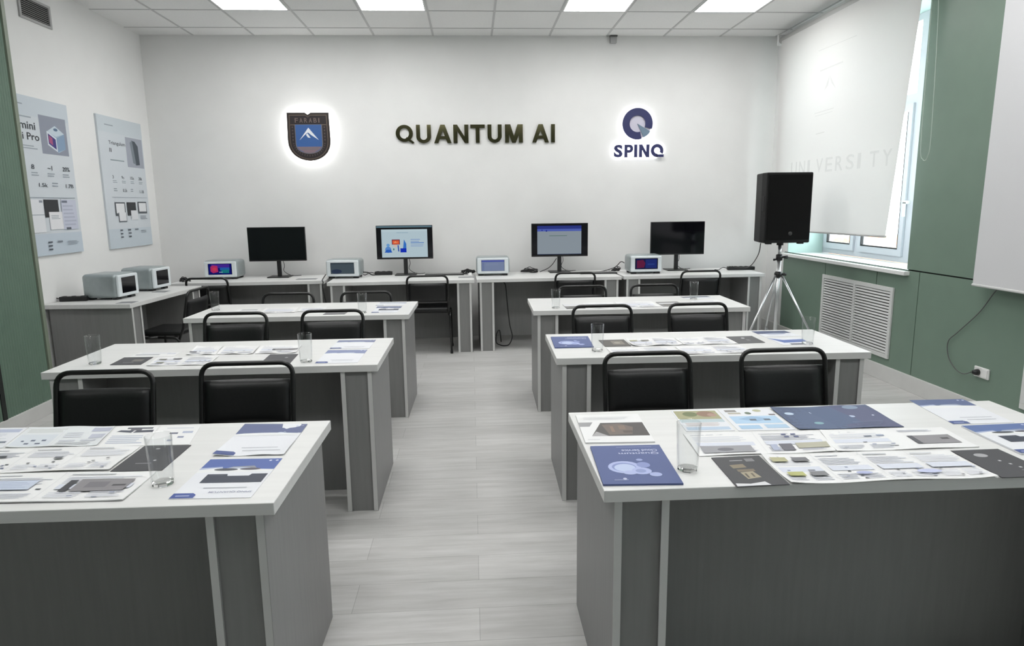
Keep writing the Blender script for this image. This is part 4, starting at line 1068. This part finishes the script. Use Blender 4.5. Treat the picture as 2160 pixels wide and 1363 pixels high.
def flyer(c_top='50679f', c_pic='6d7fae', box=False, tab='3f5392', txt=False):
    L = [('p', [(0.0, 0.0), (1, 0), (1, 0.30), (0.0, 0.34)], c_top), ('p', [(0.0, 0.36), (0.0, 0.25), (0.28, 0.22), (0.34, 0.36)], 'aab6d6'), ('p', [(0.25, 0.34), (0.42, 0.22), (0.70, 0.20), (0.82, 0.34)], c_pic),
         ('e', 0.52, 0.30, 0.22, 0.06, 'b9c4da'), ('p', [(0.0, 0.30), (0.2, 0.26), (1, 0.305), (1, 0.36), (0.0, 0.38)], 'e6e8ee')]
    if box:
        L += [('e', 0.36, 0.30, 0.16, 0.035, '4c5058'), ('e', 0.68, 0.29, 0.14, 0.03, '5a5560'), ('p', [(0.18, 0.42), (0.44, 0.42), (0.46, 0.47), (0.74, 0.47), (0.76, 0.42), (0.97, 0.42), (0.97, 0.64), (0.18, 0.64)], '3b4152'), ('r', 0.22, 0.45, 0.40, 0.455, '6a7080')]
    L += [('e', 0.86, 0.06, 0.02, 0.018, 'c9d2ea'), ('e', 0.95, 0.06, 0.02, 0.018, 'c9d2ea'), ('l', 0.30, 0.74, 0.92, 0.79, 1, LT)]
    if txt: L.append(('t', 'SPINQ QUANTUM', 0.42, 0.84, 0.95, 0.885, '9a9fb8', 1, 0.01))
    else: L.append(('l', 0.35, 0.83, 0.90, 0.88, 1, LT))
    L += [('p', [(0.0, 0.99), (0.0, 0.88), (0.24, 0.88), (0.29, 0.92), (0.29, 0.99)], tab), ('r', 0.05, 0.93, 0.22, 0.95, 'a9b6dc')]
    return L
blue_cover = [('t', 'Quantum', 0.36, 0.205, 0.92, 0.265, 'c3cae6', 1, 0.01), ('t', 'Cloud Service', 0.42, 0.125, 0.92, 0.185, 'c3cae6', 1, 0.01), ('l', 0.36, 0.045, 0.94, 0.07, 1, '8794c4'),
              ('e', 0.36, 0.60, 0.22, 0.155, 'a9b6e6'), ('e', 0.35, 0.60, 0.16, 0.11, '7f90cc'), ('e', 0.36, 0.615, 0.14, 0.095, 'b6c6ea'), ('e', 0.56, 0.70, 0.13, 0.085, 'a9b6e6'), ('e', 0.55, 0.70, 0.07, 0.045, '8a9ad2'), ('e', 0.62, 0.55, 0.09, 0.07, '8494cf'), ('e', 0.60, 0.42, 0.045, 0.03, '93a2d6'), ('e', 0.72, 0.79, 0.08, 0.05, 'a3b1e2'), ('e', 0.40, 0.74, 0.09, 0.05, 'a9b6e6'),
              ('l', 0.16, 0.90, 0.36, 0.93, 1, 'a0acd6'), ('e', 0.30, 0.885, 0.025, 0.02, 'c3cae6')]
dark_cover = [('r', 0.34, 0.12, 0.42, 0.16, 'b9b9bb'), ('l', 0.30, 0.70, 0.66, 0.76, 1, '8a8a8c'), ('e', 0.62, 0.62, 0.03, 0.02, 'c9c9cb')]
P = {}
Z = 0.7505
def paper(name, xy, base, lay, label, cat, th=0.0008, wave=0.0, seed=1, group=None, z=Z):
    cor = [(a, b, z) for a, b in xy]
    o = printed(name, cor, (0, 0, 1), th, base, lay, None, wave=wave, seed=seed)
    return tag(o, label, cat, group)
LF = 'loose printed sheets on the tables'
# --- front right table
paper('magazine', [(0.357, 2.287), (0.580, 2.282), (0.565, 1.997), (0.345, 2.008)], WHITE, [('p', [(0.0, 0.30), (0.22, 0.30), (0.15, 0.46), (0.0, 0.46)], '9b9b9d'), ('p', [(0.335, 0.33), (0.985, 0.33), (0.985, 0.80), (0.13, 0.80)], '55504e'),
      ('p', [(0.34, 0.40), (0.62, 0.36), (0.80, 0.50), (0.74, 0.74), (0.40, 0.76)], '75675e'), ('p', [(0.13, 0.80), (0.22, 0.64), (0.38, 0.80)], 'a9a7a8'), ('r', 0.45, 0.46, 0.50, 0.66, '8f7462'), ('r', 0.58, 0.44, 0.68, 0.58, '86705f'), ('r', 0.62, 0.62, 0.76, 0.70, '5f524c'), ('l', 0.05, 0.90, 0.25, 0.93, 1, LT), ('l', 0.10, 0.10, 0.9, 0.22, 3, 'dcdde0')],
      'white magazine with a brown interior photo, back left corner of the front right table', 'magazine', 0.004)
paper('brochure', [(0.354, 1.972), (0.569, 1.965), (0.553, 1.671), (0.338, 1.683)], BLUE, blue_cover, 'blue brochure with a pale bubble drawing at the left corner of the front right table', 'brochure', 0.005)
paper('leaflet', [(0.711, 2.314), (0.873, 2.309), (0.857, 2.083), (0.695, 2.088)], PALE, [('r', 0.03, 0.03, 0.97, 0.45, 'a5a273'), ('e', 0.35, 0.2, 0.16, 0.12, '6f7a4a'), ('e', 0.7, 0.2, 0.2, 0.14, '97745c'), ('e', 0.82, 0.25, 0.1, 0.08, 'b08a78'), ('r', 0.03, 0.45, 0.97, 0.60, 'b6cad0'), ('l', 0.1, 0.62, 0.9, 0.78, 3, 'c9b9b0'), ('r', 0.05, 0.82, 0.95, 0.95, 'b5cbe2')],
      'leaflet with an olive and brown photo behind the front right glass', 'leaflet', group=LF)
paper('leaflet', [(0.882, 2.314), (1.070, 2.308), (1.058, 2.073), (0.868, 2.080)], PALE, [('r', 0.1, 0.05, 0.32, 0.15, '8a8580'), ('e', 0.5, 0.22, 0.06, 0.06, '6b7a66'), ('e', 0.72, 0.10, 0.08, 0.06, 'b5b58a'), ('r', 0.12, 0.18, 0.36, 0.26, 'b7b2a2'), ('r', 0.08, 0.36, 0.95, 0.70, 'a9cdea'), ('p', [(0.2, 0.50), (0.5, 0.36), (0.8, 0.5), (0.5, 0.62)], '8fb8dc'), ('r', 0.40, 0.50, 0.52, 0.57, '5f6a78'), ('r', 0.66, 0.50, 0.78, 0.57, '5f6a78'), ('r', 0.86, 0.28, 0.98, 0.33, '6a5a5a'), ('r', 0.08, 0.78, 0.46, 0.94, '9fc6e6'), ('r', 0.55, 0.76, 0.95, 0.92, 'a6c8e4')],
      'leaflet with light blue diagrams at the back of the front right table', 'leaflet', group=LF)
paper('brochure', [(1.076, 2.307), (1.437, 2.310), (1.425, 2.065), (1.068, 2.068)], DBL, [('r', 0, 0, 0.5, 1, '4f6388'), ('r', 0.5, 0, 1, 1, '53587e'), ('p', [(0.3, 0.1), (0.6, 0.05), (0.7, 0.8), (0.4, 0.9)], '4c6086'), ('e', 0.11, 0.30, 0.045, 0.06, 'b9cfe6'), ('e', 0.36, 0.28, 0.04, 0.05, 'c5d2ea'), ('e', 0.41, 0.33, 0.03, 0.04, 'a9bbe0'), ('e', 0.27, 0.75, 0.045, 0.05, '7fb2bc'), ('e', 0.80, 0.10, 0.08, 0.08, '7f94b0'), ('e', 0.80, 0.10, 0.065, 0.06, '5c7090'), ('e', 0.80, 0.09, 0.015, 0.02, 'd6e2ee'), ('e', 0.68, 0.50, 0.03, 0.04, 'b9c9e6'), ('e', 0.90, 0.48, 0.012, 0.02, 'cdd6ea'), ('l', 0.6, 0.72, 0.9, 0.9, 3, '6a7398')],
      'open dark blue double page brochure at the back of the front right table', 'brochure', 0.0015, 0.003, 4)
paper('brochure', [(0.677, 2.066), (1.126, 2.050), (1.084, 1.868), (0.663, 1.868)], WHITE, spread(2, 11, ('text', 'text')) + [('r', 0.05, 0.62, 0.42, 0.92, '9a9aa0'), ('e', 0.22, 0.78, 0.06, 0.07, '6e6e76'), ('r', 0.70, 0.12, 0.735, 0.18, '5d6690'), ('r', 0.77, 0.12, 0.805, 0.18, '5d6690'), ('r', 0.71, 0.24, 0.745, 0.30, '5d6690'), ('r', 0.78, 0.24, 0.815, 0.30, '5d6690'), ('r', 0.56, 0.62, 0.61, 0.88, 'a9b2cc'), ('r', 0.63, 0.60, 0.72, 0.90, '6b6a74'), ('r', 0.75, 0.58, 0.98, 0.82, 'b5b29a')],
      'open white brochure with a grey photo, right behind the front right glass', 'brochure', 0.0012, 0.003, 6)
paper('brochure', [(1.127, 2.050), (1.540, 2.046), (1.533, 1.866), (1.086, 1.866)], WHITE, shiftin(lay_page(21), 0, 0.5) + [('r', 0.30, 0.30, 0.36, 0.36, '7a8398'), ('r', 0.40, 0.28, 0.46, 0.34, '93a0bc'), ('r', 0.62, 0.38, 0.94, 0.78, '8f8c90'), ('r', 0.62, 0.38, 0.66, 0.78, '54545a'), ('r', 0.84, 0.52, 0.90, 0.60, '4f4a50'), ('l', 0.6, 0.1, 0.9, 0.2, 2, LT2)],
      'open white brochure with a small black and white photo on the front right table', 'brochure', 0.0012, 0.003, 7)
paper('brochure', [(0.694, 1.852), (0.840, 1.856), (0.834, 1.646), (0.688, 1.642)], CHAR, [('r', 0.62, 0.09, 0.80, 0.20, '7d7d80'), ('l', 0.30, 0.13, 0.60, 0.18, 1, 'a9a9ab'), ('p', [(0.22, 0.30), (0.50, 0.28), (0.52, 0.40), (0.24, 0.42)], '8a7c62'), ('r', 0.28, 0.46, 0.62, 0.54, '7c6f58'), ('p', [(0.30, 0.56), (0.56, 0.54), (0.62, 0.74), (0.34, 0.78)], 'a5987c'), ('r', 0.36, 0.60, 0.40, 0.74, '5c5448'), ('r', 0.48, 0.60, 0.52, 0.72, '6c6250'), ('p', [(0.02, 0.99), (0.03, 0.90), (0.30, 0.93), (0.60, 0.88), (0.66, 0.99)], 'd9d9dc')],
      'charcoal brochure with a tan picture at the front edge of the front right table', 'brochure', 0.002)
paper('brochure', [(0.846, 1.858), (1.415, 1.842), (1.413, 1.642), (0.838, 1.646)], WHITE, spread(4, 31) + [('r', 0.02, 0.16, 0.10, 0.30, 'b5b283'), ('r', 0.13, 0.16, 0.21, 0.30, '77777c'), ('r', 0.03, 0.66, 0.11, 0.80, 'b5b760'), ('r', 0.14, 0.66, 0.22, 0.80, '808084'), ('e', 0.40, 0.75, 0.04, 0.05, 'aab2dc'), ('e', 0.72, 0.76, 0.06, 0.07, 'bfc6ea')],
      'long folded out white brochure along the front edge of the front right table', 'brochure', 0.0012, 0.005, 9)
paper('brochure', [(1.424, 1.843), (1.574, 1.844), (1.580, 1.640), (1.422, 1.640)], CHAR, [('e', 0.40, 0.22, 0.13, 0.07, 'a5a5a8'), ('r', 0.52, 0.42, 0.57, 0.46, 'c5c5c8'), ('r', 0.60, 0.54, 0.65, 0.58, 'c5c5c8'), ('r', 0.66, 0.66, 0.71, 0.70, 'c5c5c8'), ('l', 0.6, 0.76, 0.95, 0.80, 1, '8a8a8c')],
      'charcoal brochure with white dots at the right end of the front right table', 'brochure', 0.002)
paper('flyer', [(1.636, 2.357), (1.843, 2.352), (1.818, 2.075), (1.605, 2.075)], PALE, flyer('566693', '77839f'), 'blue headed flyer at the back right corner of the front right table', 'flyer', group=LF)
paper('brochure', [(1.611, 2.048), (1.848, 2.054), (1.845, 1.800), (1.607, 1.795)], PALE, flyer('5571ac', '8b96b4', True), 'thick blue headed brochure at the right end of the front right table', 'brochure', 0.005)
# --- front left table
paper('leaflet', [(-1.768, 2.352), (-1.556, 2.344), (-1.510, 2.140), (-1.727, 2.143)], PALE, [('r', 0.3, 0.08, 0.95, 0.25, 'b5bdd6'), ('l', 0.1, 0.3, 0.9, 0.6, 5, LT2), ('r', 0.7, 0.70, 0.95, 0.78, '6b7484'), ('r', 0.7, 0.78, 0.76, 0.92, '59626e')], 'pale leaflet at the far left of the front left table, cut by the picture edge', 'leaflet', group=LF)
paper('brochure', [(-1.550, 2.341), (-1.253, 2.327), (-1.213, 2.131), (-1.500, 2.139)], ink('dfe3e6'), [('l', 0.05, 0.10, 0.48, 0.30, 3, 'c5c8c4'), ('r', 0.02, 0.40, 0.44, 0.95, 'd3dae2'), ('r', 0.10, 0.70, 0.13, 0.76, '59647c'), ('r', 0.20, 0.66, 0.25, 0.73, '59647c'), ('r', 0.32, 0.66, 0.37, 0.73, '59647c'), ('r', 0.16, 0.82, 0.21, 0.88, '59647c'), ('r', 0.28, 0.82, 0.34, 0.88, '59647c'), ('r', 0.47, 0, 0.473, 1, 'cfd0d4'), ('r', 0.78, 0.08, 0.99, 0.28, 'b3b7cc'), ('r', 0.82, 0.42, 0.98, 0.64, 'bcc0d0'), ('l', 0.52, 0.3, 0.76, 0.6, 3, LT2), ('r', 0.52, 0.70, 0.70, 0.78, 'c5c8d2'), ('r', 0.76, 0.70, 0.93, 0.78, 'c5c8d2'), ('l', 0.52, 0.82, 0.95, 0.95, 2, 'c0c2c8')],
      'open pale brochure with small grey dots at the back of the front left table', 'brochure', 0.0012, 0.003, 12)
paper('leaflet', [(-1.246, 2.325), (-1.101, 2.319), (-1.058, 2.120), (-1.204, 2.127)], WHITE, [('p', [(0.10, 0.30), (0.18, 0.22), (0.50, 0.24), (0.46, 0.36)], '494c5c'), ('r', 0.30, 0.08, 0.90, 0.16, '5a5c68'), ('p', [(0.55, 0.24), (0.95, 0.22), (0.95, 0.34), (0.50, 0.36)], '4f515e'), ('r', 0.40, 0.16, 0.66, 0.24, '6d6a74'), ('l', 0.08, 0.48, 0.9, 0.92, 5, 'b5bdd2')],
      'white leaflet with dark picture strips behind the front left glass', 'leaflet', group=LF)
paper('leaflet', [(-1.094, 2.318), (-0.955, 2.312), (-0.918, 2.116), (-1.052, 2.119)], WHITE, [('r', 0.35, 0.38, 0.55, 0.46, '5a5f78'), ('r', 0.65, 0.32, 0.90, 0.42, 'a9b3cc'), ('r', 0.60, 0.58, 0.75, 0.66, '7f89a8'), ('r', 0.40, 0.74, 0.52, 0.82, '9aa2bc'), ('l', 0.2, 0.1, 0.95, 0.2, 1, LT2)], 'white leaflet with few blue dots right of the dark striped leaflet, front left', 'leaflet', group=LF)
paper('brochure', [(-1.713, 2.130), (-1.066, 2.109), (-1.062, 1.912), (-1.673, 1.930)], WHITE, spread(4, 51) + [('r', 0.38, 0.36, 0.42, 0.42, '55585e'), ('r', 0.36, 0.50, 0.40, 0.56, '5a5d62'), ('r', 0.66, 0.44, 0.70, 0.52, '6a6d72'), ('e', 0.12, 0.80, 0.05, 0.06, 'b9c0de')],
      'long folded out white brochure across the middle of the front left table', 'brochure', 0.0012, 0.005, 14)
paper('brochure', [(-1.055, 2.112), (-0.908, 2.107), (-0.908, 1.900), (-1.055, 1.904)], CHAR, dark_cover, 'charcoal brochure lying behind the front left glass', 'brochure', 0.002)
paper('brochure', [(-1.660, 1.918), (-0.918, 1.888), (-0.918, 1.697), (-1.626, 1.722)], WHITE, spread(3, 61) + [('r', 0.40, 0.30, 0.60, 0.62, 'c3cde2'), ('l', 0.42, 0.34, 0.60, 0.58, 4, 'aebbd6'), ('r', 0.72, 0.32, 0.75, 0.72, '47474c'), ('r', 0.76, 0.30, 0.96, 0.72, '8a868a'), ('r', 0.80, 0.40, 0.88, 0.6, '77737a'), ('r', 0.90, 0.50, 0.95, 0.56, '4a464c')],
      'open white brochure with a grey photo at the front edge of the front left table', 'brochure', 0.003, 0.003, 16)
paper('flyer', [(-0.800, 2.295), (-0.583, 2.283), (-0.586, 1.992), (-0.803, 2.001)], PALE, flyer('5b6794', '8a95b2'), 'blue headed flyer at the back right corner of the front left table', 'flyer', wave=0.004, seed=3, group=LF)
paper('flyer', [(-0.799, 1.976), (-0.583, 1.966), (-0.590, 1.690), (-0.803, 1.697)], PALE, flyer('4a66b0', '8b8f9c', True, '3e56a2', True), 'blue headed flyer with a dark box, front right corner of the front left table', 'flyer', group=LF)
# --- middle left table
paper('brochure', [(-1.779, 3.459), (-1.632, 3.452), (-1.618, 3.290), (-1.768, 3.298)], CHAR, [('r', 0.5, 0.3, 0.85, 0.6, '77746e'), ('l', 0.3, 0.7, 0.7, 0.8, 1, '8a8a8c')], 'charcoal brochure behind the left chair on the middle left table', 'brochure', 0.002)
paper('leaflet', [(-1.757, 3.579), (-1.545, 3.569), (-1.535, 3.462), (-1.763, 3.467)], WHITE, [('r', 0.05, 0.45, 0.6, 0.65, 'a5a8b0'), ('l', 0.1, 0.1, 0.9, 0.35, 2, LT2), ('r', 0.75, 0.2, 0.95, 0.5, 'd3d6de')], 'white leaflet behind the charcoal brochure on the middle left table', 'leaflet', group=LF)
paper('leaflet', [(-1.510, 3.696), (-1.367, 3.690), (-1.335, 3.480), (-1.485, 3.487)], WHITE, lay_page(71) + [('r', 0.0, 0.6, 0.25, 0.72, '6a6a72')], 'white leaflet left of centre at the back of the middle left table', 'leaflet', wave=0.004, seed=4, group=LF)
paper('leaflet', [(-1.361, 3.685), (-1.168, 3.675), (-1.140, 3.472), (-1.325, 3.480)], WHITE, lay_page(72), 'white leaflet in the centre at the back of the middle left table', 'leaflet', wave=0.005, seed=5, group=LF)
paper('leaflet', [(-1.160, 3.680), (-0.937, 3.667), (-0.922, 3.470), (-1.130, 3.474)], WHITE, lay_page(73) + [('r', 0.35, 0.42, 0.98, 0.62, '8d8a8e'), ('r', 0.35, 0.45, 0.42, 0.62, '55555a'), ('r', 0.75, 0.48, 0.9, 0.56, '6a666c')], 'white leaflet with a grey photo strip beside the right glass, middle left table', 'leaflet', wave=0.004, seed=6, group=LF)
paper('brochure', [(-1.046, 3.450), (-0.902, 3.440), (-0.891, 3.240), (-1.037, 3.247)], CHAR, [('e', 0.7, 0.4, 0.06, 0.05, '9a9a9c'), ('l', 0.3, 0.7, 0.6, 0.76, 1, '8a8a8c')], 'charcoal brochure behind the right chair on the middle left table', 'brochure', 0.002)
paper('brochure', [(-1.602, 3.440), (-1.300, 3.440), (-1.280, 3.245), (-1.577, 3.255)], WHITE, spread(2, 81) + [('r', 0.08, 0.25, 0.2, 0.36, '8a8a80'), ('r', 0.30, 0.20, 0.44, 0.32, '7a7a7e'), ('r', 0.10, 0.62, 0.22, 0.74, '9a9a8a')], 'open white brochure between the two chairs on the middle left table', 'brochure', 0.0012, 0.003, 8)
paper('flyer', [(-0.761, 3.786), (-0.551, 3.775), (-0.556, 3.545), (-0.767, 3.555)], PALE, flyer('7a82a6', 'aab2c8'), 'pale blue headed flyer at the back right corner of the middle left table', 'flyer', group=LF)
paper('flyer', [(-0.767, 3.523), (-0.560, 3.510), (-0.563, 3.215), (-0.769, 3.220)], PALE, flyer('7f8bb6', 'a3adc8', False), 'pale blue headed flyer right of the glass on the middle left table', 'flyer', group=LF)
# --- furthest left row table
paper('leaflet', [(-1.739, 5.073), (-1.576, 5.072), (-1.575, 4.955), (-1.745, 4.958)], WHITE, [('r', 0.2, 0.2, 0.9, 0.6, 'a9abb0')], 'grey leaflet at the left of the furthest left row table', 'leaflet', group=LF)
paper('leaflet', [(-1.548, 5.100), (-1.309, 5.094), (-1.280, 4.850), (-1.527, 4.855)], WHITE, lay_page(91), 'white leaflet in the centre left of the furthest left row table', 'leaflet', wave=0.003, seed=2, group=LF)
paper('leaflet', [(-1.291, 5.093), (-1.097, 5.088), (-1.077, 4.881), (-1.265, 4.885)], WHITE, lay_page(92), 'white leaflet behind the right chair of the furthest left row table', 'leaflet', wave=0.003, seed=3, group=LF)
paper('brochure', [(-1.046, 4.844), (-0.895, 4.843), (-0.901, 4.729), (-1.052, 4.730)], ink('77767a'), dark_cover, 'grey brochure at the front edge of the furthest left row table', 'brochure', 0.002)
paper('flyer', [(-0.723, 5.280), (-0.515, 5.260), (-0.530, 5.110), (-0.740, 5.120)], PALE, flyer('8d96b2', 'aab2c8'), 'pale blue headed flyer at the back right of the furthest left row table', 'flyer', group=LF)
paper('flyer', [(-0.718, 5.070), (-0.532, 5.056), (-0.540, 4.760), (-0.722, 4.765)], PALE, flyer('5a6890', '93a2be', True), 'dark blue headed flyer at the right end of the furthest left row table', 'flyer', group=LF)
# --- middle right table
paper('brochure', [(0.437, 3.724), (0.648, 3.716), (0.630, 3.433), (0.424, 3.434)], BLUE, blue_cover, 'blue brochure with a pale bubble drawing on the middle right table', 'brochure', 0.005)
paper('brochure', [(0.690, 3.614), (0.831, 3.616), (0.832, 3.441), (0.692, 3.442)], ink('5a5752'), [('r', 0.4, 0.2, 0.85, 0.75, '827c70'), ('e', 0.6, 0.5, 0.12, 0.12, 'a09a8c')], 'brownish charcoal brochure right of the glass on the middle right table', 'brochure', 0.002)
paper('brochure', [(0.842, 3.622), (1.112, 3.624), (1.106, 3.433), (0.838, 3.434)], WHITE, spread(2, 101) + [('r', 0.05, 0.2, 0.2, 0.35, 'b9b896'), ('r', 0.28, 0.2, 0.44, 0.35, '9a9890')], 'open white brochure left of centre on the middle right table', 'brochure', 0.0012, 0.006, 11)
paper('brochure', [(1.120, 3.623), (1.405, 3.622), (1.403, 3.433), (1.112, 3.433)], WHITE, spread(2, 111), 'open white brochure left of the charcoal brochure on the middle right table', 'brochure', 0.0012, 0.004, 12)
paper('brochure', [(0.690, 3.395), (1.042, 3.392), (1.036, 3.212), (0.693, 3.214)], WHITE, spread(2, 121), 'open white brochure behind the left chair on the middle right table', 'brochure', 0.0012, 0.003, 13)
paper('brochure', [(1.052, 3.391), (1.398, 3.391), (1.402, 3.214), (1.050, 3.212)], WHITE, spread(2, 131), 'open white brochure in the front centre of the middle right table', 'brochure', 0.0012, 0.003, 14)
paper('brochure', [(1.414, 3.624), (1.564, 3.630), (1.561, 3.448), (1.412, 3.442)], ink('5a5a5c'), [('e', 0.5, 0.3, 0.07, 0.07, 'c9c9cb'), ('l', 0.5, 0.5, 0.65, 0.7, 2, '9a9a9c')], 'charcoal brochure with a white dot towards the right of the middle right table', 'brochure', 0.002)
paper('flyer', [(1.618, 3.765), (1.815, 3.763), (1.835, 3.600), (1.624, 3.597)], PALE, [('p', [(0, 0), (1, 0), (1, 0.42), (0, 0.5)], '4c587c'), ('e', 0.5, 0.5, 0.3, 0.12, '9aa4be'), ('l', 0.2, 0.65, 0.9, 0.9, 3, LT2)], 'dark blue headed flyer at the back right of the middle right table', 'flyer', group=LF)
paper('flyer', [(1.622, 3.562), (1.804, 3.556), (1.790, 3.374), (1.626, 3.376)], PALE, [('p', [(0, 0.0), (0.35, 0.30), (1, 0.22), (1, 0.62), (0.2, 0.7)], '5670b4'), ('r', 0.3, 0.82, 0.7, 0.97, '3c4254'), ('l', 0.1, 0.75, 0.9, 0.8, 1, LT2)], 'bright blue flyer beside the right glass on the middle right table', 'flyer', group=LF)
# --- furthest right row table
paper('brochure', [(0.672, 4.970), (0.805, 4.975), (0.812, 4.765), (0.675, 4.760)], ink('7b7a78'), [('r', 0.0, 0.0, 1, 0.5, 'd9d9dc'), ('r', 0.2, 0.6, 0.8, 0.8, '66645f')], 'grey brochure right of the left glass on the furthest right row table', 'brochure', 0.003)
paper('leaflet', [(0.828, 5.020), (1.060, 5.030), (1.054, 4.757), (0.830, 4.750)], WHITE, lay_page(141), 'white leaflet behind the left chair on the furthest right row table', 'leaflet', wave=0.003, seed=6, group=LF)
paper('leaflet', [(1.080, 5.035), (1.365, 5.045), (1.368, 4.765), (1.078, 4.758)], WHITE, lay_page(142), 'white leaflet in the centre of the furthest right row table', 'leaflet', wave=0.003, seed=7, group=LF)
paper('brochure', [(1.387, 4.990), (1.555, 5.000), (1.556, 4.793), (1.387, 4.780)], ink('8a8988'), [('r', 0.0, 0.3, 1, 0.5, 'dcdcde'), ('r', 0.1, 0.6, 0.9, 0.9, '77746e')], 'grey brochure right of centre on the furthest right row table', 'brochure', 0.003)
paper('flyer', [(1.658, 5.265), (1.885, 5.275), (1.905, 5.145), (1.678, 5.135)], PALE, [('r', 0.0, 0.0, 1, 0.5, '6a7080')], 'grey headed flyer behind the right glass on the furthest right row table', 'flyer', group=LF)
paper('flyer', [(1.669, 5.050), (1.890, 5.060), (1.875, 4.860), (1.640, 4.845)], WHITE, [('l', 0.1, 0.1, 0.9, 0.5, 4, LT2), ('r', 0.45, 0.7, 0.6, 0.8, LT)], 'white flyer before the right glass on the furthest right row table', 'flyer', group=LF)
